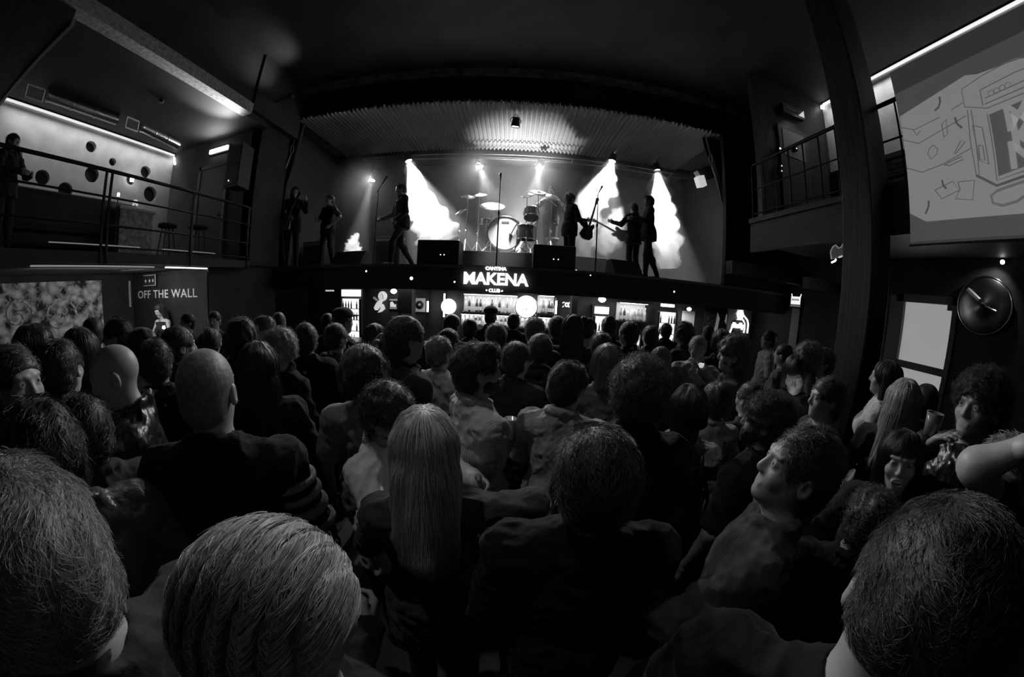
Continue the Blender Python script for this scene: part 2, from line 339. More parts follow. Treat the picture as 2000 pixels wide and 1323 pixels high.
# ================================================================ things on the stage
SZ = 2.5
m_case = mat('black_cabinet', .018, .55, bump=.2, vscale=60); m_led = mat('indicator_led', 1, emit=5)
m_grille = mat('speaker_grille', .03, .5, .4)
o = MB().box((-1.6, 6.95, SZ), (2.05, 9.3, SZ+.40), .01).build('drum_riser', mat('riser_carpet', .13, .95, bump=.3, vscale=40)); origin_to(o, (.2, 8, SZ))
tag(o, 'low carpeted platform that carries the drum kit', 'riser')
def cab(x0, x1, y0, h, label, leds):
    e = empty('bass_speaker', ((x0+x1)/2, y0+.25, SZ), label, 'speaker'); w2 = (x1-x0)/2
    MB().box((-w2, -.25, 0), (w2, .25, h), .02).build('cabinet', m_case, e)
    MB().box((-w2+.04, -.262, .05), (w2-.04, -.25, h-.05)).build('grille', m_grille, e)
    for u in leds: MB().lathe([(0, 0), (.009, 0), (.007, .006), (0, .007)], (u, -.262, .2), (0, -1, 0), 8).build('indicator_light', m_led, e)
cab(-1.86, -1.04, 6.06, .49, 'black bass cabinet on the stage edge left of the centre microphone', (.06, .13))
cab(.36, 1.17, 6.06, .47, 'black bass cabinet on the stage edge right of the centre microphone', (-.02, .07))
def wedge(x, y, w2, label, rz=0):
    e = empty('floor_monitor', (x, y, SZ), label, 'monitor speaker', rz)
    MB().prism([(-.25, 0), (.22, 0), (.16, .3), (-.02, .32)], (-w2, 0, 0), (0, 1, 0), (0, 0, 1), (2*w2, 0, 0)).build('cabinet', m_case, e)
    MB().prism([(.235, .02), (.175, .285), (.185, .29), (.245, .03)], (-w2+.03, 0, 0), (0, 1, 0), (0, 0, 1), (2*w2-.06, 0, 0)).build('grille', m_grille, e)
wedge(-3.45, 6.4, .40, 'black wedge monitor on the left of the stage edge', R(-10))
wedge(2.25, 6.38, .33, 'black wedge monitor at the feet of the two close men', R(12))
def mic_stand(x, y, H, label, boom=None, z0=SZ):
    e = empty('microphone_stand', (x, y, z0), label, 'microphone stand')
    MB().lathe([(0, 0), (.13, 0), (.13, .015), (.02, .03), (0, .03)], n=20).build('base', m_steel, e)
    MB().tube([(0, 0, .02), (0, 0, H*.6)], .014).build('pole', m_steel, e); MB().tube([(0, 0, H*.58), (0, 0, H)], .009).build('pole', m_steel, e)
    MB().lathe([(0, -.03), (.022, -.03), (.022, .04), (0, .04)], (0, 0, H*.6)).build('clutch', m_steel, e)
    t = Vector((0, 0, H))
    if boom: t2 = t+Vector(boom); MB().tube([t-Vector(boom)*.3, t2], .008).build('boom', m_steel, e); t = t2
    d = Vector((0, -.6, .8)).normalized() if not boom else Vector(boom).normalized()
    MB().lathe([(0, -.08), (.013, -.08), (.018, .04), (.026, .06), (.027, .085), (.02, .105), (0, .11)], t, d, 14).build('microphone', mat('microphone', .06, .4, .5), e)
    return e
mic_stand(-2.93, 6.45, 1.66, 'thin microphone stand beside the walking singer', (.12, 0, .2))
mic_stand(-.33, 6.2, 1.78, 'tall straight microphone stand at the centre of the stage edge')
mic_stand(1.62, 6.3, 1.62, 'microphone stand in front of the right guitarist', (.06, .03, .12))

# drum kit (parts of one kit; each stand with its cymbal is a thing)
m_drum = mat('drum_shell', .05, .3); m_head = mat('drum_head', .8, .5, var=.1, vscale=3); m_cym = mat('cymbal_metal', .8, .4, .6)
DZ = SZ+.40
bc = aty(986, 455, 7.2); br = .385
e = empty('bass_drum', (bc.x, 7.45, DZ), 'large bass drum with a pale round front head facing the hall', 'drum')
cz = bc.z-DZ
MB().lathe([(br, -.22), (br, .22)], (0, 0, cz), (0, 1, 0), 48).build('shell', m_drum, e)
MB().lathe([(br-.012, -.245), (br+.012, -.245), (br+.012, -.2), (br, -.2)], (0, 0, cz), (0, 1, 0), 48).build('hoop', m_chrome, e)
hd = MB().lathe([(0, -.232), (br*.5, -.232), (br-.012, -.23)], (0, 0, cz), (0, 1, 0), 48).build('front_head', m_head, e)
MB().lathe([(0, .235), (br-.012, .23)], (0, 0, cz), (0, 1, 0), 32).build('back_head', m_head, e)
q = text('lettering', 'DRUMS', mat('drum_print', .12, .6), .085, (0, -.245, cz+.24), FRONT, e, .002, off=.001); q.data.name = 'lettering'
bpy.data.objects.remove(q)
MB().box((-.085, -.237, cz+.215), (.085, -.233, cz+.265), .002).build('maker_badge', mat('drum_print', .12, .6), e)
for s in (-1, 1): MB().tube([(s*.33, -.1, cz-.25), (s*.5, -.3, -cz*0+.0)], .012).build('spur', m_chrome, e)
MB().tube([(.14, -.24, cz-.02), (.2, -.3, cz+.1), (.3, -.3, cz+.28)], .012).build('microphone_arm', m_black, e)
MB().lathe([(0, -.03), (.03, -.03), (.035, .03), (0, .04)], (.13, -.25, cz-.04), (.3, 1, -.3), 12).build('microphone', m_black, e)
def tom(px, py, Y, r, h, label, tilt=(0, .35, 1), legs=0):
    p = aty(px, py, Y); e = empty('tom_drum', (p.x, Y, DZ), label, 'drum'); c = Vector((0, 0, p.z-DZ)); ax = Vector(tilt).normalized()
    MB().lathe([(r, -h/2), (r, h/2)], c, ax, 32).build('shell', m_drum, e)
    MB().lathe([(0, h/2+.004), (r*.98, h/2+.002)], c, ax, 32).build('drum_head', m_head, e)
    for hh in (h/2, -h/2): MB().lathe([(r+.008, hh-.012), (r+.012, hh), (r+.008, hh+.012), (r-.002, hh+.012)], c, ax, 32).build('hoop', m_chrome, e)
    for k in range(6):
        a = k*math.pi/3; q = ax.to_track_quat('Z', 'Y').to_matrix(); pt = c+q @ Vector(((r+.012)*math.cos(a), (r+.012)*math.sin(a), 0))
        MB().tube([pt-ax*.05, pt+ax*.05], .009, 6).build('lug', m_chrome, e)
    base = [(.28*math.cos(a), .28*math.sin(a), 0) for a in (.5, 2.6, 4.7)]
    if legs:
        for b in base: MB().tube([(b[0]*.9, b[1]*.9, p.z-DZ), b], .01).build('leg', m_chrome, e)
    else:
        MB().tube([c-ax*h*.5, (0, 0, .3)], .012).build('post', m_chrome, e)
        for b in base: MB().tube([(0, 0, .32), b], .009).build('leg', m_chrome, e)
tom(1038, 418, 7.35, .17, .2, 'rack tom drum right of the bass drum under the crash cymbal')
tom(1028, 455, 7.15, .2, .3, 'floor tom drum standing right of the bass drum', (0, 0, 1), 1)
tom(952, 434, 7.9, .17, .14, 'snare drum half hidden left behind the bass drum', (0, -.1, 1), 1)
def cymbal(px, py, Y, r, tilt, label, hat=False):
    p = aty(px, py, Y); e = empty('cymbal_stand', (p.x, Y, DZ), label, 'cymbal'); c = Vector((0, 0, p.z-DZ)); ax = Vector(tilt).normalized()
    MB().lathe([(.008, .035), (.025, .033), (.04, .02), (r*.6, .008), (r, -.012), (r, -.014), (r*.6, .005), (.04, .017), (.008, .03)], c, ax, 40).build('cymbal', m_cym, e)
    if hat: MB().lathe([(.008, -.055), (.04, -.04), (r*.6, -.028), (r, -.016), (r*.6, -.031), (.04, -.045)], c, ax, 40).build('cymbal', m_cym, e)
    MB().tube([(0, 0, .25), c+Vector((0, 0, .06))], .01).build('pole', m_chrome, e)
    MB().lathe([(0, -.025), (.022, -.025), (.022, .025), (0, .025)], (0, 0, .55), n=10).build('clamp', m_chrome, e)
    MB().lathe([(0, -.02), (.02, -.02), (.02, .02), (0, .02)], (0, 0, .3), n=10).build('clamp', m_chrome, e)
    for a in (.6, 2.7, 4.8): MB().tube([(0, 0, .34), (.16*math.cos(a), .16*math.sin(a), .12), (.3*math.cos(a), .3*math.sin(a), .01)], .011, 6).build('leg', m_chrome, e)
cymbal(962, 402, 7.3, .29, (.03, -.62, 1), 'wide bright ride cymbal above the bass drum, left of the centre microphone stand')
cymbal(914, 384, 7.6, .17, (.1, -.6, 1), 'small crash cymbal, leftmost of the upper pair', )
cymbal(937, 381, 8.0, .18, (-.1, -.55, 1), 'small cymbal just right of the leftmost one')
cymbal(1030, 381, 7.4, .16, (-.3, -.7, 1), 'tilted crash cymbal left of the drummer')
cymbal(1052, 376, 7.3, .22, (.1, -.65, 1), 'crash cymbal in front of the drummer')
cymbal(1078, 384, 7.25, .2, (.25, -.7, 1), 'crash cymbal before the drummer’s chest, rightmost of the set')
cymbal(900, 413, 7.7, .16, (-.5, -.3, 1), 'hi-hat cymbals catching light beside the left smoke beam', True)
# keyboard / amplifiers at the back left
def amp(px0, px1, py, Y, z0, label, m=m_case, edge=True):
    a = aty(px0, py, Y); b = aty(px1, py, Y)
    e = empty('guitar_amplifier', ((a.x+b.x)/2, Y+.2, z0), label, 'amplifier'); w2 = (b.x-a.x)/2; h = a.z-z0
    MB().box((-w2, -.2, 0), (w2, .2, h), .02).build('cabinet', m, e)
    MB().box((-w2+.03, -.212, .04), (w2-.03, -.2, h-.13)).build('grille', m_grille, e)
    MB().box((-w2+.03, -.21, h-.1), (w2-.03, -.2, h-.03)).build('control_panel', mat('amp_panel', .5, .4, .3), e)
    MB().box((-w2, -.2, h), (w2, .2, h+.012)).build('top_edge', mat('amp_edge', .8, .5), e)
    MB().tube([(-.1, 0, h), (-.1, 0, h+.04), (.1, 0, h+.04), (.1, 0, h)], .01, 6).build('handle', m_case, e)
    for s in (-1, 1): MB().lathe([(0, 0), (.014, 0), (.012, .012), (0, .014)], (s*w2*.5, -.21, h-.065), (0, -1, 0), 10).build('knob', m_chrome, e)
amp(733, 782, 464, 7.7, SZ, 'amplifier stack with a pale lit top behind the walking singer')
amp(817, 868, 434, 8.6, SZ, 'tall amplifier cabinet glowing through the left smoke beam')
amp(592, 635, 474, 7.4, SZ, 'amplifier behind the long-haired guitarist at the far left')
def stool(x, y, label):
    e = empty('drum_stool', (x, y, DZ), label, 'stool')
    MB().lathe([(0, 0), (.17, 0), (.18, .03), (.17, .07), (0, .08)], (0, 0, .45)).build('seat', m_black, e)
    MB().tube([(0, 0, .15), (0, 0, .46)], .015).build('post', m_chrome, e)
    for a in (.3, 2.4, 4.5): MB().tube([(0, 0, .25), (.24*math.cos(a), .24*math.sin(a), .01)], .01).build('leg', m_chrome, e)
p = aty(1080, 440, 7.9); stool(p.x, 7.95, 'round black stool under the drummer')
cb = MB().tube([(-3.0, 6.6, SZ+.01), (-2.2, 6.7, SZ+.01), (-1.9, 7.2, SZ+.01), (-2.4, 7.6, SZ+.01)], .008, 6).build('stage_cable', m_black); origin_to(cb, (-2.4, 7, SZ))
tag(cb, 'black cable lying on the stage boards behind the left bass cabinet', 'cable')

# tied-back curtains, both sides of the opening
m_curtain = mat('stage_curtain', .035, .85, sheen=.3)
def curtain(pts, label, y, wid, folds, seed, tone=m_curtain):
    """pts: (x, z, half width) from the top down; deep pleats"""
    vs = []; n = folds*8; P = np.array(pts, float); t = np.linspace(0, len(P)-1, 28)
    Q = np.stack([np.interp(t, range(len(P)), P[:, k]) for k in range(3)], 1)
    for i, (x, z, hw) in enumerate(Q):
        for k in range(n+1):
            u = k/n; amp_ = min(.07, hw*.35)
            vs.append((x+(u*2-1)*hw, y+amp_*math.sin(u*folds*2*math.pi+.2*math.sin(i*.4))+.02*math.sin(i*.7+u*9), z))
    m1 = n+1; fs = [(i*m1+k, i*m1+k+1, (i+1)*m1+k+1, (i+1)*m1+k) for i in range(27) for k in range(n)]
    o = MB().add(vs, fs, True).build('stage_curtain', tone)
    md = o.modifiers.new('thick', 'SOLIDIFY'); md.thickness = .012
    origin_to(o, (P[-1, 0], y, P[-1, 1])); return tag(o, label, 'curtain')
curtain([(-5.12, 5.88, .2), (-5.2, 5.2, .2), (-5.28, 4.5, .14), (-5.32, 4.1, .08), (-5.28, 3.3, .10), (-5.2, 2.52, .10)], 'dark curtain tied back at the left side of the stage', 6.22, .2, 5, 1)
curtain([(4.45, 5.88, .35), (4.6, 5.2, .3), (4.75, 4.6, .2), (4.8, 4.1, .14), (4.8, 3.3, .2), (4.8, 2.52, .22)], 'dark curtain tied back at the right side of the stage', 6.3, .2, 6, 2)
def tieback(px, py, Y, label, s):
    p = aty(px, py, Y); e = empty('curtain_tieback', p, label, 'curtain rope')
    a = [Vector((s*.045*math.cos(t)*1.0, 0, .1*math.sin(t)-.05)) for t in np.linspace(0, 6.28, 16)]
    MB().tube(a, .012, 6).build('loop', mat('pale_rope', .5, .8), e)
    MB().tube([(-s*.0, 0, -.15), (-s*.14, .0, -.55), (-s*.32, 0, -1.25)], [.012, .03, .008], 6).build('rope_tail', mat('pale_rope', .5, .8), e)
    MB().tube([(0, 0, .05), (s*.1, 0, .45)], .006, 6).build('cord', mat('pale_rope', .5, .8), e)
tieback(571, 288, 6.05, 'pale rope loop holding the left curtain', 1)
tieback(1388, 305, 6.15, 'pale rope hook holding the right curtain', -1)
p = aty(1368, 355, 6.9)
e = empty('side_stage_lamp', p, 'tilted pale lamp shade glowing beside the right curtain', 'lamp')
MB().obox((0, 0, 0), (.1, .09, .13), (0, R(-18), 0)).build('lit_panel', mat('soft_lamp', .8, emit=.5), e)
MB().obox((.15, .02, .22), (.22, .1, .16), (0, R(-30), 0)).build('reflector', mat('lamp_reflector', .35, .6), e)
MB().tube([(.2, 0, .3), (5.34-p.x, .1, .35)], .012).build('bracket', m_steel, e)

# MAKENA sign on the fascia
m_sign = mat('lit_sign', 1, .5, emit=1.8)
sg = empty('club_sign', (-.32, 5.955, 2.25), 'lit white club sign on the fascia under the stage centre', 'sign')
rt = FRONT
q = text('lettering', 'MAKENA', m_sign, .30, (0, -.03, .005), rt, sg, .012, off=.011, space=1.0, sx=.98); tag(q, 'large bold MAKENA letters')
MB().obox((-.545, -.03, .04), (.02, .012, .03), (0, R(12), 0)).build('sign_flourish', m_sign, sg); MB().obox((.545, -.03, .0), (.02, .012, .03), (0, R(-6), 0)).build('sign_flourish', m_sign, sg)
q = text('lettering', 'CANTINA', m_sign, .082, (0, -.03, .205), rt, sg, .01, off=.005, sx=1.05); tag(q, 'small CANTINA letters above')
q = text('lettering', '• CLUB •', m_sign, .085, (-.01, -.03, -.2), rt, sg, .01, off=.005); tag(q, 'small CLUB letters below')
light('AREA', (-.32, 5.8, 2.25), 8, size=1.0, sizey=.2, tgt=(-.32, 0, 2.0))
# small things on the fascia
for px, py, r_, lb in ((804, 544, .035, 'oval ceiling lamp under the stage, lit, left of the club sign'), (716, 530, .02, 'tiny lit lamp on the fascia above the left fridge'),
                     (888, 551, .018, 'small dim lamp just left of the club sign'), (980, 569, .014, 'small round lamp right under the word CLUB'), (1316, 570, .02, 'small round lamp on the fascia near the right fridge'), (1153, 538, .012, 'tiny lit lamp below the right guitarist')):
    p = aty(px, py, 5.94); e = empty('fascia_lamp', p, lb, 'lamp')
    MB().lathe([(0, 0), (r_*1.3, 0), (r_*1.3, .02), (r_, .02)], axis=(0, -1, 0), n=18).build('bezel', m_steel, e)
    MB().lathe([(0, .012), (r_*.9, .012), (r_*.9, .016), (0, .025)], axis=(0, -1, 0), n=18).build('lens', mat('small_lamp', 1, emit=2.5), e)
# ================================================================ the bar under the stage
m_glow = mat('lit_panel', 1, .5, emit=1.5); m_glow_hi = mat('bright_tube', 1, .5, emit=5); m_glow_lo = mat('dim_panel', .6, .5, emit=.45)
e = empty('bar_counter', (0, 5.45, 0), 'long dark bar counter under the stage, behind the crowd', 'bar counter')
MB().box((-3.3, -.2, 0), (3.3, .2, 1.05)).build('front', m_woodx, e); MB().box((-3.35, -.27, 1.05), (3.35, .27, 1.1), .012).build('worktop', mat('bar_top', .08, .25), e)
for x0, x1, lb in ((-2.52, -2.2, 'dark square pillar in the bar left of the bottle shelves'), (1.3, 1.42, 'slim dark post in the bar left of the middle fridge')):
    o = MB().box((x0, 6.9, 0), (x1, 7.2, 2.2)).build('bar_pillar', m_black); origin_to(o, ((x0+x1)/2, 7.05, 0)); tag(o, lb, 'pillar')
def fridge(px0, px1, py, Y, label, header=True, z0=.1, glow=m_glow):
    a = aty(px0, py, Y); b = aty(px1, py, Y); w2 = (b.x-a.x)/2; h = a.z
    e = empty('drinks_fridge', ((a.x+b.x)/2, Y+.2, 0), label, 'fridge')
    MB().box((-w2-.05, -.14, .0), (w2+.05, .22, h+.04)).build('cabinet', m_black, e)
    if header:
        for s in (-1, 1): MB().box((s*.01, -.2, h-.16), (s*w2, -.14, h)).build('header_panel', glow, e)
    top = h-.22 if header else h
    MB().box((-w2, -.17, .25), (w2, -.14, top)).build('lit_interior', mat('fridge_interior', 1, .5, emit=1.05), e)
    for z in np.arange(.45, top-.1, .27): MB().box((-w2, -.19, z), (w2, -.172, z+.012)).build('shelf', m_steel, e)
    MB().box((-w2-.03, -.22, .2), (-w2+.015, -.17, top)).build('door_frame', m_steel, e); MB().box((w2-.015, -.22, .2), (w2+.03, -.17, top)).build('door_frame', m_steel, e)
    r = random.Random(px0)
    for z in np.arange(.463, top-.1, .27):
        n = int(2*w2/.075)
        for k in range(n):
            if r.random() < .35: continue
            x = -w2+.05+k*.075
            if x > w2-.03: continue
            MB().lathe([(0, 0), (.02, 0), (.02, .1), (.009, .14), (.009, .18), (0, .18)], (x, -.2, z), n=8).build('bottle', mat('fridge_bottle', .25, .3), e)
    return e
f1 = fridge(667, 703, 566, 7.2, 'bright fridge with lit header, leftmost in the bar')
f2 = fridge(1163, 1190, 599, 7.2, 'fridge with two lit header tiles right of the bottle shelves')
f3 = fridge(1288, 1322, 609, 7.2, 'large plain bright fridge near the right end of the bar', False)
f4 = fridge(1240, 1252, 654, 7.0, 'low lit chest under the right bottle shelf', False)
# glowing things on the wall of the bar
def wall_art(px, py, Y, label, cat, name): return empty(name, aty(px, py, Y), label, cat)
e = wall_art(742, 590, 7.42, 'painted saxophone figure on the bar wall right of the left fridge', 'wall art', 'saxophone_art')
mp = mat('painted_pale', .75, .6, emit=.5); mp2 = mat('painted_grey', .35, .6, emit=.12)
MB().lathe([(0, 0), (.12, 0), (.12, .01), (0, .012)], (.08, -.02, .14), (0, -1, 0), 28).build('disc_head', mp, e)
MB().tube([(.06, -.03, .2), (.1, -.03, .13), (.08, -.03, .08)], .012, 6).build('eye_line', mp2, e)
MB().prism([(-.14, .13), (-.18, .09), (-.05, .0), (-.02, .04)], (0, -.02, 0), (1, 0, 0), (0, 0, 1), (0, -.012, 0)).build('mouthpiece', mp2, e)
MB().prism([(.02, .06), (.1, .04), (.02, -.12), (-.04, -.2), (-.12, -.2), (-.15, -.14), (-.08, -.02)], (0, -.02, 0), (1, 0, 0), (0, 0, 1), (0, -.012, 0)).build('body_tube', mp, e)
MB().prism([(.06, -.04), (.12, -.06), (.16, -.16), (.06, -.24), (-.04, -.26), (.02, -.18)], (0, -.03, 0), (1, 0, 0), (0, 0, 1), (0, -.012, 0)).build('bell', mp, e)
for px, py, r_, lb, em in ((769, 569, .075, 'bright round lamp above the saxophone painting', 9), (799, 571, .04, 'small lamp above the oval shield on the bar wall', 3), (1176, 585, .09, 'glowing ball lamp above the middle fridge', 6),
                       (1346, 604, .06, 'bright lamp above the lit wall right of the plain fridge', 6), (1304, 597, .07, 'long lit lamp box over the plain fridge', 2.5)):
    p = aty(px, py, 7.1); e = empty('bar_lamp', p, lb, 'lamp')
    prof = [(0, -r_*.8), (r_*.6, -r_*.6), (r_, -.1*r_), (r_*.8, r_*.4), (r_*.3, r_*.7)]
    if 'long' in lb: MB().box((-.17, -.04, -.035), (.17, .04, .035), .01).build('lit_shade', mat('lamp_glow%g' % em, 1, emit=em), e)
    else: MB().lathe(prof, n=20).build('lit_globe', mat('lamp_glow%g' % em, 1, emit=em), e)
    MB().tube([(0, 0, r_*.5), (0, 0, 2.2-p.z)], .012, 6).build('stem', m_steel, e)
e = wall_art(769, 594, 7.42, 'small square poster between the saxophone and the oval shield', 'poster', 'framed_poster')
MB().box((-.11, -.02, -.13), (.11, 0, .13)).build('backing', m_black, e); MB().box((-.1, -.03, .08), (.1, -.02, .12)).build('printed_band', mp2, e); MB().box((-.09, -.03, -.12), (.09, -.02, -.08)).build('printed_band', mp2, e)
MB().prism([(-.08, .04), (-.03, .06), (.04, -.02), (.07, .0), (.07, -.07), (-.08, -.07)], (0, -.02, 0), (1, 0, 0), (0, 0, 1), (0, -.012, 0)).build('printed_shape', mp, e)
e = wall_art(797, 600, 7.42, 'oval shield emblem on the bar wall, striped in pale paint', 'emblem', 'oval_emblem')
MB().add([(.125*math.cos(t), -.02, .2*math.sin(t)) for t in np.linspace(0, 6.283, 33)[:-1]]+[(.125*math.cos(t), 0, .2*math.sin(t)) for t in np.linspace(0, 6.283, 33)[:-1]],
         [tuple(range(32))]+[(k, (k+1) % 32, 32+(k+1) % 32, 32+k) for k in range(32)]).build('plate', mp, e)
MB().prism([(-.12, .08), (-.04, .12), (.12, -.06), (.1, -.12), (-.06, .02)], (0, -.02, 0), (1, 0, 0), (0, 0, 1), (0, -.012, 0)).build('diagonal_band', m_black, e)
MB().prism([(-.08, -.02), (.06, -.14), (.02, -.16), (-.1, -.07)], (0, -.02, 0), (1, 0, 0), (0, 0, 1), (0, -.012, 0)).build('diagonal_band', m_black, e)
e = wall_art(820, 596, 7.42, 'framed portrait picture beside the lit tube on the bar wall', 'picture', 'framed_picture')
MB().box((-.14, -.02, -.16), (.14, 0, .16)).build('frame', mp2, e); MB().lathe([(0, 0), (.1, 0), (.1, .01), (0, .012)], (0, -.02, 0), (0, -1, 0), 24).build('dark_oval', m_black, e)
MB().lathe([(0, 0), (.03, 0), (.03, .01), (0, .012)], (0, -.034, .01), (0, -1, 0), 16).build('small_figure', mp2, e)
def tube_light(px, y0, y1, Y, label, r=.022, m=m_glow_hi):
    a = aty(px, y0, Y); b = aty(px, y1, Y); e = empty('tube_light', b, label, 'light tube'); h = a.z-b.z
    MB().tube([(0, 0, 0), (0, 0, h)], r, 10).build('tube', m, e)
    MB().lathe([(0, -.02), (r*1.5, -.02), (r*1.5, .03), (0, .03)], n=12).build('end_cap', m_steel, e); MB().lathe([(0, h-.03), (r*1.5, h-.03), (r*1.5, h+.02), (0, h+.02)], n=12).build('end_cap', m_steel, e)
    MB().box((-.02, .03, -.3), (.02, 7.45-Y, h+.3)).build('mounting_rail', m_black, e)
tube_light(835, 586, 612, 7.3, 'upright light tube just right of the framed portrait')
tube_light(867, 571, 622, 7.3, 'upright light tube left of the oval glowing lamp', m=m_glow)
tube_light(1085, 585, 616, 7.25, 'upright light tube at the right end of the bottle shelves')
p = aty(876, 599, 7.35); e = empty('oval_wall_light', p, 'wide oval glowing wall lamp left of the bottle shelves', 'lamp')
MB().lathe([(0, .03), (.1, .025), (.17, .0), (.18, -.02)], axis=(0, -1, 0), n=30).build('diffuser', mat('oval_glow', 1, emit=2), e)
p = aty(1028, 600, 7.05); e = empty('round_lit_sign', p, 'big round glowing sign in front of the bottle shelves', 'lit sign')
MB().lathe([(0, .0), (.225, .0), (.235, -.03), (.225, -.08), (0, -.08)], axis=(0, -1, 0), n=40).build('lit_face', mat('disc_glow', 1, emit=1.8), e)
MB().lathe([(.235, -.09), (.255, -.06), (.25, .0), (.235, .0)], axis=(0, -1, 0), n=40).build('rim', m_chrome, e)
MB().lathe([(0, 0), (.014, 0), (0, .01)], (0, -.005, -.05), (0, -1, 0), 10).build('hub', m_steel, e)
MB().tube([(0, .05, .2), (0, .05, 2.2-p.z)], .012).build('hanging_rod', m_steel, e)
e = wall_art(1111, 596, 7.3, 'small script neon sign right of the bottle shelves', 'neon sign', 'neon_sign'); e.location.y = 7.43
for i, (x, z, r_) in enumerate(((-.03, 0, .035), (.05, .0, .045))):
    MB().tube([(x+r_*math.cos(t), -.02, z+r_*1.2*math.sin(t)) for t in np.linspace(0, 6.0, 18)], .011, 6).build('neon_loop', m_glow_hi, e)
MB().tube([(-.13, -.02, .03), (-.11, -.02, .055), (-.08, -.02, .05)], .009, 6).build('neon_stroke', m_glow, e); MB().tube([(-.13, -.02, -.06), (-.11, -.02, -.05), (-.1, -.02, -.03)], .009, 6).build('neon_stroke', m_glow, e)
MB().tube([(.11, -.02, .05), (.13, -.02, 0), (.11, -.02, -.05)], .007, 6).build('neon_stroke', m_glow_lo, e); MB().box((-.15, 0, -.08), (.15, .02, .08)).build('backing', m_black, e)

# shelves and bottles
m_bg = [mat('bottle_pale', .7, .2, spec=.8), mat('bottle_mid', .3, .15, spec=.8), mat('bottle_dark', .06, .12, spec=.9)]
BPROF = [[(0, 0), (.034, 0), (.036, .02), (.036, .17), (.03, .2), (.013, .23), (.012, .29), (.015, .295), (.015, .31), (0, .31)],
         [(0, 0), (.042, 0), (.044, .02), (.042, .14), (.02, .19), (.014, .22), (.014, .25), (0, .25)],
         [(0, 0), (.03, 0), (.03, .02), (.03, .2), (.026, .22), (.011, .25), (.011, .33), (0, .33)]]
protos = []
def bottle(kind, tone, loc, label, group):
    key = kind*3+tone
    for k, r in protos:
        if k == key:
            q = r.copy(); COL.objects.link(q); q.location = loc; q['label'] = label; q['group'] = group
            for ch in r.children: c = ch.copy(); COL.objects.link(c); c.parent = q
            return q
    q = empty('bottle', loc, label, 'bottle', group=group)
    MB().lathe(BPROF[kind], n=12).build('glass_body', m_bg[tone], q)
    r0, r1 = (.0372, .0372) if kind == 0 else (.0448, .0435) if kind == 1 else (.0312, .0312)
    MB().lathe([(r0, .04), (r1, .12)], n=12).build('paper_label', mat('bottle_label', .8, .7), q)
    h = BPROF[kind][-1][1]; MB().lathe([(.0, h+.012), (.0125, h+.012), (.0135, h-.02)], n=10).build('cap', mat('bottle_cap', .85, .35, .5), q)
    protos.append((key, q)); return q
def bottle_shelf(px0, px1, py, Y, label, n, group, blabel, seed, rows=1, h=.40):
    a = aty(px0, py, Y); b = aty(px1, py, Y); z = (a.z+b.z)/2; w2 = (b.x-a.x)/2; cx = (a.x+b.x)/2
    e = empty('bottle_shelf', (cx, Y, z), label, 'shelf')
    MB().box((-w2, -.02, -.03), (w2, .22*rows, 0)).build('board', m_black, e)
    MB().box((-w2, .22*rows, -.02), (w2, .22*rows+.02, h)).build('back_panel', mat('lit_back_panel', .6, .5, emit=.10), e)
    MB().box((-w2, .0, h), (w2, .22*rows, h+.02)).build('top_board', m_black, e)
    MB().box((-w2+.02, .01, h-.012), (w2-.02, .03, h)).build('light_strip', mat('shelf_strip', 1, emit=3), e)
    light('AREA', (cx, Y+.01, z+h-.02), 2.6*w2*2, size=2*w2, sizey=.04, along=(0, 1, .01), tgt=(cx, Y+.12, z), spread=170)
    r = random.Random(seed)
    for row in range(rows):
        for k in range(n):
            bottle(r.choice((0, 0, 1, 2)), r.choice((0, 0, 1, 2)), (cx-w2+.06+k*(2*w2-.12)/(n-1), Y+.06+.1*row+r.uniform(-.01, .01), z+.002), blabel, group)
bottle_shelf(903, 1010, 611, 7.2, 'upper lit bottle shelf left of the round glowing sign', 14, 'bottles on the upper shelf left of the round sign', 'spirit bottle standing on the upper lit shelf left of the round sign', 1)
bottle_shelf(1050, 1083, 613, 7.2, 'short bottle shelf between the round sign and the light tube', 5, 'bottles between the round sign and the light tube', 'spirit bottle on the short shelf right of the round sign', 2)
bottle_shelf(898, 1084, 640, 7.2, 'lower bottle shelf behind the heads at the bar', 22, 'bottles on the lower shelf', 'bottle on the lower back shelf just above the heads', 3, h=.26)
bottle_shelf(1208, 1265, 628, 7.2, 'bottle shelf between the middle fridge and the plain bright fridge', 8, 'bottles left of the plain fridge', 'bottle on the shelf left of the plain bright fridge', 4, h=.42)
light('AREA', (0, 6.9, 2.15), 24, size=6, sizey=.3, along=(0, 1, .01), tgt=(0, 6.5, 0))          # bar down-lights along the back counter
for i, x in enumerate(np.arange(-2.8, 3.0, 1.1)):
    e = empty('bar_downlight', (x, 6.75, 2.2), 'round downlight under the stage over the back of the bar', 'lamp', group='downlights over the bar')
    MB().lathe([(.05, 0), (.05, -.03), (.04, -.03), (.035, -.01)], n=16).build('bezel', m_steel, e); MB().lathe([(0, -.012), (.034, -.012)], n=16).build('lens', m_glow_hi, e)

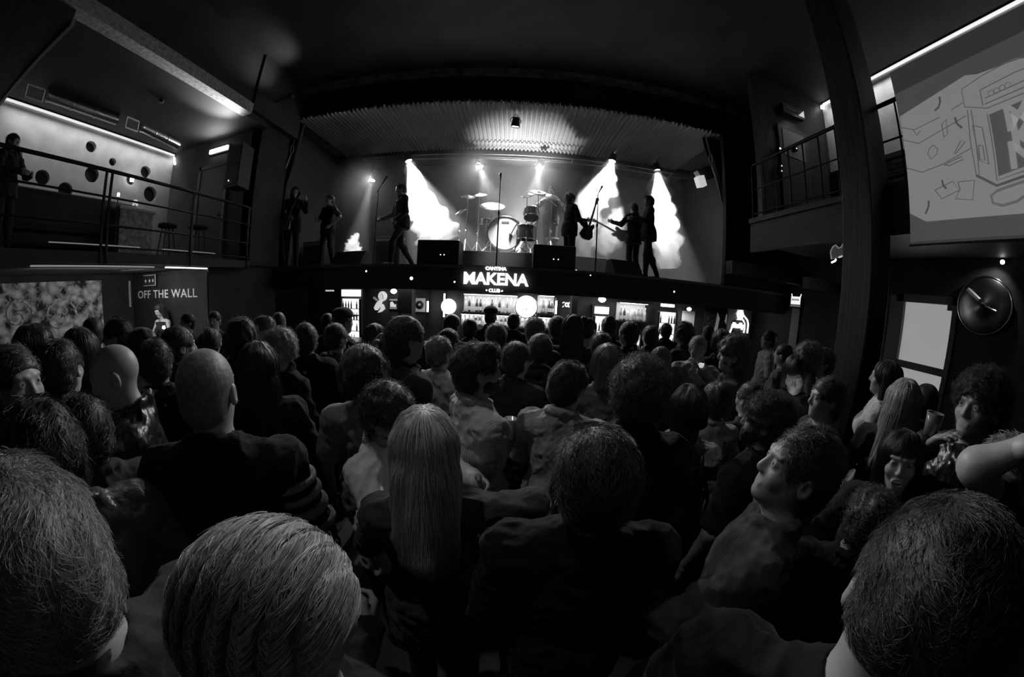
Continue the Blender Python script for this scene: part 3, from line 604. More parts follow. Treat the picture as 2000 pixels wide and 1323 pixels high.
# lit wall and paintings on the right of the bar
p = aty(1345, 625, 7.43); e = empty('lamplit_wall_patch', p, 'patch of lamplit wall, brightness put in its colour, right of the plain fridge', 'panel')
MB().box((-.22, -.02, -.3), (.16, 0, .22)).build('panel', mat('lamplight_pale', .9, .7), e)  # pale colour stands for lamplight falling on the bar wall
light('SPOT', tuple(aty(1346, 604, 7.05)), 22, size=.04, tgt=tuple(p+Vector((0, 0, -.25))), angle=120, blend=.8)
def slab(name, px, py, Y, poly, m, label, cat):
    e = empty(name, aty(px, py, Y), label, cat)
    MB().prism(poly, (0, 0, 0), (1, 0, 0), (0, 0, 1), (0, -.02, 0)).build('painted_shape', m, e); return e
e = empty('wall_mural', aty(1405, 630, 7.44), 'dim painted mural on the wall left of the neon sign', 'mural')
MB().box((-.5, -.015, -.35), (.3, 0, .25)).build('painted_ground', mat('mural_ground', .12, .8, var=.9, vscale=14), e)
MB().prism([(-.1, .25), (-.02, .1), (-.08, -.35), (-.22, -.35), (-.14, -.1)], (0, -.016, 0), (1, 0, 0), (0, 0, 1), (0, -.01, 0)).build('painted_figure', mp2, e)
MB().prism([(.2, .24), (.28, .1), (.3, -.12), (.16, .04)], (0, -.016, 0), (1, 0, 0), (0, 0, 1), (0, -.01, 0)).build('painted_flame', mp2, e)
p = aty(1443, 634, 6.7); e = empty('neon_jukebox_sign', p, 'large round neon sign with nested arcs at the right end of the bar', 'neon sign')
MB().box((-.35, .03, -p.z), (.42, .06, .42)).build('backing', mat('sign_board', .05, .6), e)
MB().add([(.2*math.cos(t)-.02, -.02, -.04+.15*math.sin(t)) for t in np.linspace(0, 6.283, 33)[:-1]]+[(.2*math.cos(t)-.02, .03, -.04+.15*math.sin(t)) for t in np.linspace(0, 6.283, 33)[:-1]],
         [tuple(range(32))]+[(k, (k+1) % 32, 32+(k+1) % 32, 32+k) for k in range(32)]).build('dark_oval', m_black, e)
q = text('neon_lettering', 'Rolly', mat('neon_white', 1, emit=2.5), .16, (-.03, -.03, -.03), FRONT, e, .01, off=.012, sx=1.15)
MB().tube([(.03, 0, .17), (.13, 0, .11), (.19, 0, .02), (.2, 0, -.1), (.19, 0, -.2)], .02, 8).build('inner_neon_arc', m_glow, e)
MB().tube([(.13, 0, .23), (.27, 0, .12), (.31, 0, .02), (.31, 0, -.2)], .02, 8).build('outer_neon_arc', m_glow, e)
MB().tube([(-.07, 0, .12), (0, 0, .1), (.05, 0, .12)], .02, 8).build('short_neon_bar', m_glow, e)
MB().lathe([(0, .0), (.1, .0), (.12, .02), (0, .03)], (.0, 0, .24), (0, -1, 0), 24).build('lit_cherry', mat('neon_soft', .8, emit=1.0), e)
MB().prism([(-.09, .26), (-.14, .24), (-.08, .38), (-.04, .42)], (0, 0, 0), (1, 0, 0), (0, 0, 1), (0, -.02, 0)).prism([(.0, .3), (.06, .42), (.12, .4), (.07, .28)], (0, 0, 0), (1, 0, 0), (0, 0, 1), (0, -.02, 0)).build('lit_leaves', m_glow_lo, e)
MB().tube([(-.2, 0, .0), (-.22, 0, -.12), (-.26, 0, -.22)], .02, 6).build('neon_tail', m_glow, e)
light('POINT', (p.x, 6.45, p.z), 2, size=.15)
# left part of the bar front: dark notice bars
e = empty('price_board', aty(644, 568, 6.9), 'thin pale lit bar hanging left of the leftmost fridge', 'light bar')
MB().box((-.11, -.02, -.018), (.11, .02, .018)).build('lit_bar', m_glow_lo, e); MB().tube([(0, 0, 0), (0, 0, .3)], .008, 6).build('hanger', m_steel, e)

# ================================================================ left gallery
m_led_strip = mat('led_strip', 1, .5, emit=.8)
e = empty('led_strip_light', (-7.96, 3.1, 5.22), 'long white light strip along the top of the left gallery wall', 'light strip')
MB().box((-.03, -1.85, .0), (.0, 1.88, .035)).build('diffuser', m_led_strip, e); MB().box((-.035, -1.9, .035), (.01, 1.9, .06)).build('channel', m_steel, e)
light('AREA', (-7.80, 3.1, 5.24), 10, spread=110, size=.06, sizey=3.6, along=(0, 1, 0), tgt=(-7.99, 3.1, 4.2))
e = empty('led_strip_light', (-7.9, 4.98, 5.1), 'short bright strip piece at the far corner of the left gallery', 'light strip')
MB().obox((0, -.02, -.02), (.015, .02, .1), (0, R(-20), 0)).build('diffuser', m_glow_hi, e)
m_rail = mat('black_rail', .008, .5, spec=.3)
rail = empty('gallery_railing', (-5.0, 2.0, 2.57), 'black metal railing along the left gallery edge', 'railing')
for z, r_ in ((1.01, .026), (.68, .014), (.33, .014), (.06, .014)): MB().tube([(0, -4.5, z), (0, 2.98, z)], r_, 8).build('top_rail' if z > 1 else 'lower_rail', m_rail, rail)
for y in (-4.3, -2.0, .12, .2, 1.6, 2.9): MB().box((-.02, y-.012, -.15), (.02, y+.012, 1.01)).build('post', m_rail, rail)
# ducts
def duct(p0, p1, r_, label, vent):
    p0 = Vector(p0); p1 = Vector(p1); e = empty('air_duct', p1, label, 'air duct'); d = (p0-p1)
    MB().tube([(0, 0, 0), d], r_, 24).build('pipe', m_galv, e)
    for t in (.33, .66, .97): c = d*t; MB().lathe([(r_+.008, -.015), (r_+.012, 0), (r_+.008, .015)], c, d.normalized(), 24).build('seam', m_galv, e)
    v = Vector(vent)-p1; m2 = MB(); s = .1
    for a, b in (((-s, -s), (s, -s)), ((s, -s), (s, s)), ((s, s), (-s, s)), ((-s, s), (-s, -s))):
        m2.tube([v+Vector((0, a[0]*1.3, a[1])), v+Vector((0, b[0]*1.3, b[1]))], .016, 6)
    m2.build('vent_frame', mat('vent_frame', 1.0, .6), e)
    m3 = MB()
    for k in range(7): m3.box(v+Vector((-.0, -s*1.25, -s+.03+k*.026)), v+Vector((.01, s*1.25, -s+.036+k*.026)))
    m3.build('vent_grille', m_steel, e)
    MB().tube([d*.5+Vector((0, 0, r_)), Vector((d.x*.5, d.y*.5, 5.29-p1.z))], .01, 6).build('hanger', m_steel, e)
va = atx(68, 182, -7.0); vb = atx(258, 243, -7.0)
duct(atx(90, 185, -7.15), atx(228, 234, -7.15), .1, 'round metal air duct nearer the camera under the left gallery ceiling', va)
duct(atx(275, 247, -7.15), atx(348, 283, -7.15), .1, 'round metal air duct farther along under the left gallery ceiling', vb)
p = aty(428, 294, 4.97); e = empty('wall_light', p, 'bright rectangular light on the end wall of the left gallery', 'lamp')
MB().box((-.3, -.03, -.035), (.3, .0, .06), .01).build('lit_face', mat('box_glow', 1, emit=8), e); MB().box((-.32, .0, -.06), (.32, .03, .08)).build('case', m_steel, e)
light('AREA', (p.x, 4.9, p.z), 9, size=.6, sizey=.1, along=(0, 0, 1), tgt=(p.x, 0, p.z+.2), spread=180)
light('SPOT', (-5.6, 4.6, 4.75), 150, size=.1, tgt=(-5.0, 3.6, 5.4), angle=70, blend=.9)
light('SPOT', (-4.3, 4.9, 5.9), 26, size=.1, tgt=(-4.9, 4.2, 6.65), angle=95, blend=1.0)
e = empty('uplight', (-4.86, 5.0, 5.8), 'small dark uplight bracketed on the wall between gallery and stage', 'lamp')
MB().lathe([(0, -.08), (.06, -.06), (.07, .04), (.05, .04)], (.5, -.1, 0), (.3, -.5, .8), 14).build('can', m_steel, e); MB().tube([(0, 0, 0), (.5, -.1, -.02)], .015, 6).build('arm', m_steel, e)
e = empty('doorway_panel', (-6.3, 4.99, 2.57), 'plain grey door at the end of the left gallery', 'door')
MB().box((-.43, -.03, 0), (.43, .0, 2.05)).build('door_leaf', mat('grey_door', .10, .5), e); MB().box((-.5, -.05, 0), (-.43, .0, 2.12)).box((.43, -.05, 0), (.5, .0, 2.12)).box((-.5, -.05, 2.05), (.5, 0, 2.12)).build('door_frame', mat('door_frame_grey', .2, .5), e)
MB().lathe([(0, 0), (.025, 0), (.03, .04), (0, .05)], (.33, -.03, 1.0), (0, -1, 0), 12).build('door_handle', m_chrome, e)
p = aty(468, 328, 4.75); e = empty('hanging_loudspeaker', p, 'tall dark loudspeaker hanging at the corner of the left gallery', 'speaker')
MB().prism([(-.2, -.18), (.2, -.18), (.15, .18), (-.15, .18)], (0, 0, -.42), (1, 0, 0), (0, 1, 0), (0, 0, .84)).build('cabinet', mat('speaker_box', .05, .6), e)
MB().box((-.17, -.19, -.38), (.17, -.18, .38)).build('grille', m_grille, e); MB().lathe([(0, 0), (.012, 0), (0, .01)], (-.05, -.2, -.3), (0, -1, 0), 8).build('indicator_light', m_led, e)
MB().tube([(0, .1, .42), (0, .25, .6)], .02).build('bracket', m_steel, e)
# furniture up there
e = empty('sofa', (-6.3, 2.1, 2.57), 'long black sofa with rounded back on the left gallery', 'sofa', R(0))
MB().box((-.4, -.95, .12), (.35, .95, .42), .06).build('seat', m_black, e); MB().box((.2, -1.0, .3), (.48, 1.0, .85), .1).build('backrest', m_black, e)
for s in (-1, 1): MB().box((-.4, s*.85, .1), (.4, s*1.05, .62), .07).build('armrest', m_black, e)
for s in (-1, 1):
    for x in (-.3, .35): MB().tube([(x, s*.9, 0), (x, s*.9, .13)], .02).build('leg', m_steel, e)
a = atx(228, 410, -5.7); b = atx(292, 420, -5.7)
e = empty('gallery_counter', ((-5.75), (a.y+b.y)/2, 2.57), 'small pale stone counter lit from above on the left gallery', 'counter')
w2 = (b.y-a.y)/2; MB().box((-.18, -w2, 0), (.18, w2, .68)).build('front', mat('stone_counter', .35, .8, bump=.5, var=.6, vscale=16), e); MB().box((-.22, -w2-.03, .68), (.22, w2+.03, .73), .01).build('worktop', mat('counter_top', .6, .5), e)
light('SPOT', (-5.9, 3.2, 5.2), 60, size=.08, tgt=(-5.75, 3.1, 3.2), angle=34, blend=.7)
e = empty('downlight', (-5.9, 3.2, 5.27), 'small ceiling spotlight over the pale counter on the left gallery', 'lamp'); MB().lathe([(0, -.05), (.04, -.05), (.045, 0)], n=14).build('can', m_steel, e)
e = empty('table_lamp', atx(263, 410, -5.75), 'small pale table lamp standing on the gallery counter', 'lamp'); e.location.z = 3.3
MB().lathe([(.0, 0), (.035, 0), (.03, .02), (.008, .03), (.008, .09)], n=12).build('base', m_steel, e); MB().lathe([(.05, .08), (.03, .16), (0, .16)], n=14).build('shade', mat('lamp_shade', .7, emit=.3), e)
e = empty('wall_lamp', atx(258, 350, -7.9), 'bright small lamp shining in front of a round wall opening', 'lamp')
MB().lathe([(0, -.06), (.045, -.05), (.045, .05), (0, .06)], n=14).build('lit_globe', mat('lamp_glow6', 1, emit=6), e); MB().tube([(0, 0, 0), (-.12, 0, 0)], .01).build('arm', m_steel, e)
e = empty('wall_lamp', atx(231, 384, -5.6), 'tiny candle light right of the double rail post', 'lamp'); MB().lathe([(0, 0), (.02, 0), (.02, .05), (0, .06)], n=10).build('lit_globe', mat('lamp_glow3', 1, emit=3), e); MB().tube([(0, 0, 0), (0, 0, -.9)], .008, 6).build('stand', m_steel, e)
for y0, y1, lb in ((1.55, 2.85, 'thin floor light strip under the sofa on the left gallery'), (3.25, 3.75, 'thin floor light strip by the pale counter'), (3.85, 4.35, 'thin floor light strip near the far end of the gallery')):
    o = MB().box((-5.3, y0, 2.66), (-5.27, y1, 2.69)).build('floor_strip_light', mat('floor_strip', .8, emit=.14)); origin_to(o, (-5.3, (y0+y1)/2, 2.66)); tag(o, lb, 'light strip')
for y, x in ((3.9, -6.2), (4.4, -5.9)):
    e = empty('bar_stool', (x, y, 2.57), 'dark stool on the left gallery right of the pale counter' if y < 4 else 'dark stool near the far door of the left gallery', 'stool')
    MB().lathe([(0, 0), (.18, 0), (.18, .06), (0, .07)], (0, 0, .62)).build('seat', m_black, e)
    for k in range(4): a_ = k*math.pi/2+.7; MB().tube([(.1*math.cos(a_), .1*math.sin(a_), .62), (.2*math.cos(a_), .2*math.sin(a_), 0)], .012).build('leg', m_steel, e)
# under the left gallery
for (x0, y0, x1, y1, em, lb, tone) in ((60, 517, 300, 521, .17, 'long dim light strip under the edge of the left gallery', 'strip_dim'), (324, 524, 361, 526, 2, 'bright short light strip under the left gallery, nearer one', 'strip_bright'), (365, 527, 403, 528, 2, 'bright short light strip under the left gallery, farther one', 'strip_bright')):
    a = atx(x0, y0, -5.25); b = atx(x1, y1, -5.25); e = empty('under_gallery_light', (-5.25, (a.y+b.y)/2, 2.43), lb, 'light strip'); w2 = (b.y-a.y)/2
    MB().box((-.03, -w2, -.03), (.03, w2, -.012)).build('diffuser', mat(tone, 1, emit=em), e); MB().box((-.04, -w2-.02, -.012), (.04, w2+.02, 0)).build('channel', m_steel, e)
light('AREA', (-5.9, 2.4, 2.36), 7, size=.1, sizey=1.8, along=(0, 1, 0), tgt=(-8, 2.4, 1.6)); light('AREA', (-6.3, 3.2, 2.36), 7, size=.2, sizey=.6, along=(1, 0, 0), tgt=(-6.6, 4.1, 1.5))
def mural_mat():
    m = bpy.data.materials.new('graffiti_mural'); m.use_nodes = True; nt = m.node_tree; b = nt.nodes['Principled BSDF']; b.inputs['Roughness'].default_value = .8
    tc = nt.nodes.new('ShaderNodeTexCoord'); v = nt.nodes.new('ShaderNodeTexVoronoi'); v.inputs['Scale'].default_value = 7; v.feature = 'SMOOTH_F1'
    n = nt.nodes.new('ShaderNodeTexNoise'); n.inputs['Scale'].default_value = 6; n.inputs['Detail'].default_value = 5; n.inputs['Distortion'].default_value = 2.5
    mx = nt.nodes.new('ShaderNodeMath'); mx.operation = 'MULTIPLY'; cr = nt.nodes.new('ShaderNodeValToRGB')
    cr.color_ramp.elements[0].position = .08; cr.color_ramp.elements[0].color = (.75, .75, .75, 1); cr.color_ramp.elements[1].position = .34; cr.color_ramp.elements[1].color = (.015, .015, .015, 1)
    nt.links.new(tc.outputs['Object'], v.inputs['Vector']); nt.links.new(tc.outputs['Object'], n.inputs['Vector'])
    nt.links.new(v.outputs['Distance'], mx.inputs[0]); nt.links.new(n.outputs[0], mx.inputs[1]); nt.links.new(mx.outputs[0], cr.inputs[0]); nt.links.new(cr.outputs[0], b.inputs['Base Color'])
    return m
mm_ = mural_mat()
e = empty('graffiti_mural', (-7.99, 2.3, .9), 'busy grey graffiti mural with round painted face on the left wall', 'mural')
MB().box((0, -1.9, 0), (.02, 1.1, 1.42)).build('painted_panel', mm_, e)
for k, (yy, zz, rr) in enumerate(((.2, .8, .34), (-.55, .9, .26), (-1.2, .7, .3), (.75, .5, .2))):
    MB().tube([(.025, yy+rr*(1-t/9)*math.cos(t), zz+rr*(1-t/9)*math.sin(t)*1.1) for t in np.linspace(0, 8, 40)], .022, 5).build('painted_swirl', mat('mural_head', .5, .8, var=.9, vscale=18), e)
e = empty('banner', (-6.5, 4.11, 1.2), 'black banner with pale OFF THE WALL lettering under the left gallery', 'banner')
MB().box((-1.35, 0, 0), (1.3, .01, 1.15)).build('cloth', m_black, e)
mt = mat('banner_print', .8, .7)
a = aty(322, 575, 4.09); q = text('lettering', 'OFF THE WALL', mt, .22, (a.x+6.5-.04, -.004, a.z-1.2), FRONT, e, .002, off=.002, sx=1.38, space=1.08)
e = empty('notice_board', aty(247, 572, 4.06), 'pale upright notice board left of the OFF THE WALL banner text', 'notice')
MB().box((-.17, -.02, -.3), (.17, .02, .24)).build('board', mat('notice_paper', .55, .7), e); MB().box((-.1, -.025, -.2), (-.05, -.02, .2)).build('printed_line', mp2, e)
for k in range(5): MB().obox((.05, -.024, .14-.08*k), (.07, .004, .02), (0, R(12*(-1)**k), 0)).build('printed_mark', mat('ink_grey', .2, .7), e)
e = empty('small_lit_sign', aty(293, 548, 4.06), 'small framed panel sign above the OFF THE WALL lettering', 'sign')
MB().box((-.24, -.02, -.11), (.24, .0, .11)).build('frame', mat('sign_frame', .4, .6), e); MB().box((-.22, -.03, -.09), (.22, -.02, .09)).build('face', m_black, e)
for x in (-.14, .02, .16): MB().lathe([(0, .0), (.04, .0), (0, .01)], (x, -.03, -.01), (0, -1, 0), 12).build('printed_spot', mt, e)
# DJ table with gear
e = empty('dj_table', (-6.15, 3.55, 0), 'dark table with sound gear under the left gallery', 'table')
MB().box((-.9, -.3, 1.0), (.9, .3, 1.05), .01).build('tabletop', m_black, e); MB().box((-.88, -.28, 0), (.88, -.25, 1.0)).build('front_panel', m_black, e)
for sx in (-.85, .85):
    for sy in (-.2, .25): MB().tube([(sx, sy, 0), (sx, sy, 1.0)], .02).build('leg', m_steel, e)
for k, (x, lb) in enumerate(((-.35, 'silver record deck on the dark sound table, nearer the banner text'), (.15, 'mixer with small knobs in the middle of the sound table'), (.6, 'silver record deck at the right end of the sound table'))):
    d = empty('record_deck' if k != 1 else 'mixer', (-6.15+x, 3.5, 1.05), lb, 'record deck' if k != 1 else 'mixer')
    MB().box((-.2, -.17, 0), (.2, .17, .08), .01).build('case', mat('deck_metal', .5, .35, .6), d)
    if k != 1: MB().lathe([(0, .02), (.14, .02), (.145, 0)], (-.03, 0, .08), n=28).build('platter', m_black, d); MB().tube([(.15, .12, .1), (.16, -.05, .1), (.1, -.1, .1)], .008, 6).build('tonearm', m_chrome, d)
    else:
        for i in range(6): MB().lathe([(0, 0), (.012, 0), (.01, .02), (0, .02)], (-.12+.05*i, .05, .08), n=8).build('knob', mt, d)
tl = empty('task_lamp', (-5.5, 3.45, 1.05), 'small bright gooseneck lamp at the end of the sound table', 'lamp')
MB().tube([(0, 0, 0), (0, 0, .3), (-.05, 0, .42), (-.12, 0, .4)], .01).build('gooseneck', m_steel, tl); MB().lathe([(0, 0), (.03, .02), (.02, .06)], (-.12, 0, .38), (0, 0, 1), 12).build('lit_head', mat('task_glow', 1, emit=3), tl)
light('POINT', (-5.68, 3.4, 1.5), 5, size=.05)

# ================================================================ right side
e = empty('led_strip_light', (6.26, 1.8, 6.58), 'long white light strip where the right wall meets the ceiling', 'light strip')
MB().box((0, -4.0, 0), (.035, 2.78, .04)).build('diffuser', mat('led_strip_r', 1, .5, emit=.9), e); MB().box((-.005, -4.05, .04), (.04, 2.8, .07)).build('channel', m_steel, e)
light('AREA', (6.10, 1.2, 6.56), 26, spread=110, size=.06, sizey=6.6, along=(0, 1, 0), tgt=(6.3, 1.2, 5.4))
e = empty('led_end_lamp', (6.2, 4.55, 6.5), 'bright lamp point at the far end of the right light strip', 'lamp'); MB().lathe([(0, -.04), (.04, -.03), (.04, .03), (0, .04)], n=12).build('lit_globe', mat('lamp_glow6', 1, emit=6), e); MB().tube([(0, 0, .03), (0, 0, .14)], .01, 6).build('stem', m_steel, e)
rail = empty('gallery_railing', (4.0, 1.0, 3.56), 'black bar railing along the right gallery edge behind the post', 'railing')
MB().tube([(0, -4.4, 1.0), (0, 3.55, 1.0)], .028, 8).build('top_rail', m_rail, rail); MB().tube([(0, -4.4, .12), (0, 3.55, .12)], .016, 8).build('lower_rail', m_rail, rail); MB().tube([(0, -4.4, .55), (0, 3.55, .55)], .012, 8).build('lower_rail', m_rail, rail)
for y in np.arange(-3.3, 3.6, .30): MB().tube([(0, y, 0), (0, y, 1.0)], .013, 6).build('baluster', m_rail, rail)
e = empty('air_conditioner', aty(1550, 218, 4.5), 'slanting wall air unit with a lit corner high at the end of the right gallery', 'air conditioner')
MB().prism([(-.28, -.1), (.3, -.1), (.3, .12), (-.28, .12)], (0, 0, 0), (1, 0, 0), (0, 0, 1), (0, .1, 0)).build('case', mat('unit_case', .10, .6), e)
MB().prism([(.12, -.05), (.28, -.05), (.28, .1)], (0, -.01, 0), (1, 0, 0), (0, 0, 1), (0, -.012, 0)).build('lit_corner', mat('lit_corner', .8, emit=.55), e)
MB().box((-.25, -.02, .0), (.05, -.0, .02)).build('vent_slot', mat('slot_line', .5, .5), e)
e = empty('gallery_door', (5.15, 4.58, 3.56), 'dark door with a dim upper pane at the end of the right gallery', 'door')
MB().box((-.4, 0, 0), (.4, .02, 2.1)).build('door_leaf', mat('dark_door', .04, .5), e); MB().box((-.3, -.01, 1.45), (.3, 0, 2.0)).build('pane', mat('dim_pane', .25, .3), e)
light('SPOT', (5.3, 4.3, 6.0), 3, size=.05, tgt=(5.2, 4.63, 5.4), angle=90, blend=1)
for i, (px, py) in enumerate(((1524, 290), (1527, 324), (1527, 334), (1556, 290), (1462, 546), (457, 352+900))):
    if py > 1000: continue
    e = empty('pilot_light', aty(px, py, 4.5 if py < 400 else 6.15), ['tiny pilot light, brightest dot left of the right gallery door', 'tiny dot of light, upper of the close pair below the brightest dot', 'tiny dot of light, lower of the close pair', 'faint dot of light on the right gallery door', 'lone small dot of light at the right end of the stage'][i], 'lamp')
    MB().lathe([(0, 0), (.018 if i in (0, 4) else .01, 0), (0, .012)], axis=(0, -1, 0), n=10).build('lens', m_led, e); MB().box((-.04, 0, -.04), (.04, .09, .04)).build('box', m_black, e)
# projection screen
SX = 3.8
sc = empty('projection_screen', (SX, .45, 2.88), 'large grey projection screen hanging on the right with a drawn television set', 'screen')
def sp(px, py, off=0.0): p = atx(px, py, SX-off); return Vector((p.x-SX, p.y-.45, p.z-2.88))
MB().box((0, -1.5, .0), (.02, 1.33, 1.88)).build('canvas', mat('screen_canvas', .3, .8, emit=.02), sc)
MB().tube([(.055, -1.5, 1.83), (.055, 1.33, 1.83)], .03, 12).build('roller_case', m_black, sc); MB().tube([(.01, -1.55, -.01), (.01, 1.35, -.01)], .012, 8).build('bottom_bar', m_steel, sc)
for y in (-1.2, 1.2): MB().tube([(.06, y, 1.83), (.22, y, 1.70)], .012, 6).build('hanger', m_steel, sc)
def region(name, pts, em, off):
    ps = [sp(x, y, off) for x, y in pts]; n = len(ps)
    MB().add(ps+[p+Vector((.004, 0, 0)) for p in ps], [tuple(range(n)), tuple(range(2*n-1, n-1, -1))]+[(k, (k+1) % n, n+(k+1) % n, n+k) for k in range(n)]).build(name, mat('projected_%g' % em, .3, .9, emit=em), sc)
far = 2240
region('projected_dark_band', [(1742, 142), (2000, 11), (2000, 60), (1749, 184)], .018, .006)
region('projected_mid_band', [(1749, 184), (2000, 60), (2000, 118), (1885, 147), (1757, 228)], .045, .006)
region('projected_picture', [(1757, 228), (1885, 147), (1907, 145), (2000, 112), (2000, 417), (1809, 433), (1777, 417)], .17, .008)
region('projected_lower_band', [(1777, 417), (1809, 433), (2000, 417), (2000, 459), (1778, 473)], .045, .006)
def cr(x, y): return (1740+x/3.481, 100+y/3.481)
region('drawn_tv_face', [cr(668, 432), cr(905, 330), cr(905, 785), cr(732, 850)], .055, .012)
def stroke(pts, wd=.006, em=.08, name='drawn_line'):
    ps = [sp(*cr(x, y), .018) for x, y in pts]; MB().tube(ps, wd, 4).build(name, mat('projected_%g' % em, .3, .9, emit=em), sc)
for pts in ([(905, 45), (840, 50), (620, 165), (480, 260), (500, 380), (655, 388), (905, 285)], [(605, 265), (850, 140), (905, 120)], [(605, 265), (625, 370)], [(640, 320), (905, 200)], [(640, 360), (905, 245)],
            [(520, 400), (540, 620), (580, 840), (720, 915), (905, 850)], [(655, 430), (720, 880), (905, 815)], [(545, 400), (600, 840)], [(555, 505), (620, 520), (665, 770), (600, 745), (555, 505)], [(595, 640), (625, 645), (640, 745), (605, 735), (595, 640)],
            [(70, 520), (160, 535), (330, 450)], [(85, 605), (190, 628), (510, 440)], [(110, 795), (210, 825), (350, 770), (545, 660)], [(410, 400), (490, 350)],
            [(250, 700), (262, 660), (290, 640), (318, 665), (312, 700), (275, 735), (250, 700)], [(300, 945), (420, 885), (465, 945), (345, 1005), (300, 945)], [(455, 890), (568, 878), (555, 1012), (440, 1005), (470, 940), (455, 890)],
            [(345, 500), (375, 465), (385, 560), (360, 585), (345, 500)], [(430, 700), (475, 610), (505, 615), (440, 700)], [(360, 775), (480, 715), (492, 735), (400, 778), (360, 775)], [(150, 535), (178, 575), (200, 540)]):
    stroke(pts)
for pts in ([(330, 312), (335, 345), (322, 385), (297, 405)], [(435, 452), (450, 495), (483, 522)], [(347, 878), (358, 915), (376, 935)], [(258, 1018), (255, 1060), (235, 1108)]): stroke(pts, .011, .05, 'drawn_crescent')
stroke([(905, 885), (720, 950), (680, 985), (695, 1035), (760, 1050), (860, 1020), (905, 985)], .013, .09, 'drawn_board'); stroke([(580, 845), (720, 915), (905, 850)], .012, .05, 'drawn_shadow')
for (s_, x, y) in (('MA', 870, 440), ('KE', 880, 585), ('NA', 900, 700)):
    p = sp(*cr(x, y), .02); text('projected_letters', s_, mat('projected_0.19', .3, emit=.19), .30, (p.x, p.y-.1, p.z), (R(90), 0, R(-90)), sc, .002, off=.012)
for k in range(4): p = sp(*cr(680+38*k, 285-18*k), .018); MB().lathe([(.02, 0), (.026, .003)], p, (-1, 0, 0), 12).build('drawn_knob', mat('projected_0.08', .3, emit=.08), sc)
light('AREA', (SX-.06, .9, 3.8), 1.6, size=1.8, sizey=1.4, tgt=(0, .9, 3.3))
# glazed door on the right wall, bright outside
dr = empty('door_1', (6.3, 2.6, 0), None, None); dr['kind'] = 'structure'
MB().box((.06, -.42, .05), (.08, .42, 2.5)).build('glass_pane', mat('frosted_bright_glass', .8, .5, emit=.26), dr)
MB().box((-.03, .42, 0), (.1, .56, 2.62)).box((-.03, -.5, 0), (.1, -.42, 2.62)).box((-.03, -.5, 2.5), (.1, .56, 2.62)).build('door_frame', mat('timber_frame', .07, .5), dr)
MB().box((-.01, -.42, 1.45), (.05, .42, 1.56)).build('push_bar', mat('push_bar', .05, .4), dr)
MB().box((.0, -.42, 2.42), (.05, -.33, 2.5)).build('door_closer', m_steel, dr); MB().box((-.02, .56, .9), (.08, .68, 2.6)).build('side_trim', mat('timber_frame', .07), dr)
light('AREA', (6.2, 2.6, 1.7), 5, size=.8, sizey=1.6, tgt=(0, 2.6, 1.5))
# big round gong-like metal disc
g = atx(1922, 597, 6.24); e = empty('metal_gong', g, 'large round brushed metal disc on the right wall under a small spotlight', 'gong')
m_gong = mat('brushed_disc', .28, .27, 1., bump=.12, vscale=10, stretch=(1, 1, 1))
MB().lathe([(.0, .07), (.06, .065), (.08, .04), (.25, .03), (.36, .012), (.385, .0), (.39, -.02)], axis=(-1, 0, 0), n=56).build('disc', m_gong, e)
MB().lathe([(.385, -.02), (.40, .0), (.39, .02), (.375, .012)], axis=(-1, 0, 0), n=56).build('rim', m_chrome, e)
MB().lathe([(0, .12), (.035, .12), (.04, .07), (.0, .07)], axis=(-1, 0, 0), n=20).build('boss', m_black, e)
MB().tube([(-.09, .0, 0), (-.1, -.2, -.07)], .012).build('arm', m_chrome, e); MB().tube([(-.07, .05, .06), (-.05, .24, .2)], .03, 8).build('curved_strap', mat('strap_metal', .6, .4, .7), e)
p = atx(1958, 512, 6.2); e = empty('wall_spotlight', p, 'small bright spotlight above the round metal disc', 'lamp')
MB().lathe([(0, 0), (.03, 0), (.028, .015), (0, .02)], axis=(-1, 0, -.4), n=14).build('lens', mat('spot_glow', 1, emit=9), e); MB().lathe([(.03, 0), (.035, -.06), (0, -.08)], axis=(-1, 0, -.4), n=14).build('housing', m_steel, e)
light('SPOT', tuple(p+Vector((-.1, 0, .02))), 12, size=.02, tgt=tuple(g+Vector((0, .05, -.1))), angle=110, blend=.8)
light('POINT', tuple(p+Vector((-.25, 0, .1))), 1.6, size=.03)
# lit things near the post
e = empty('lit_ladder_sign', atx(1555, 586, 6.2), 'small bright box sign hanging on the right wall past the post', 'sign')
MB().box((-.03, -.13, -.1), (.0, .13, .07)).build('lit_face', mat('box_sign_glow', 1, emit=.9), e); MB().box((-.035, -.14, -.15), (.0, .14, -.12)).build('lower_bar', mp2, e); MB().box((0, -.14, -.16), (.06, .14, .08)).build('case', m_steel, e)
for y in (.12, -.13): MB().tube([(-.01, y, .06), (-.01, y*1.15, .13)], .012, 6).build('lug', mat('box_sign_glow', 1), e)
for k in range(5): MB().box((-.034, .1-.045*k, -.02), (-.031, .075-.045*k, .02)).build('printed_letter', mat('ink_grey', .2), e)
e = empty('door_post_panel', atx(1552, 640, 6.28), 'narrow grey wall panel below the small box sign', 'panel'); e.location.z = 0
MB().box((-.02, -.12, 0), (0, .12, 2.2)).build('panel', mat('grey_panel', .28, .7), e)
e = empty('animal_neon_sign', atx(1640, 495, 4.5), 'dim outlined animal shaped sign with a lit baseline, left of the post', 'neon sign')
MB().tube([(0, 0, .1), (0, 0, 3.05-e.location.z)], .01, 6).build('hanger', m_steel, e)
def ap(px, py): p = atx(px, py, 4.5)-e.location; return Vector((p.x, p.y, p.z))
MB().tube([ap(1624, 506), ap(1622, 492), ap(1627, 482), ap(1632, 479), ap(1638, 485), ap(1643, 483), ap(1647, 476), ap(1656, 471), ap(1657, 490), ap(1656, 496)], .012, 6).build('outline', mat('neon_dim', .8, emit=.12), e)
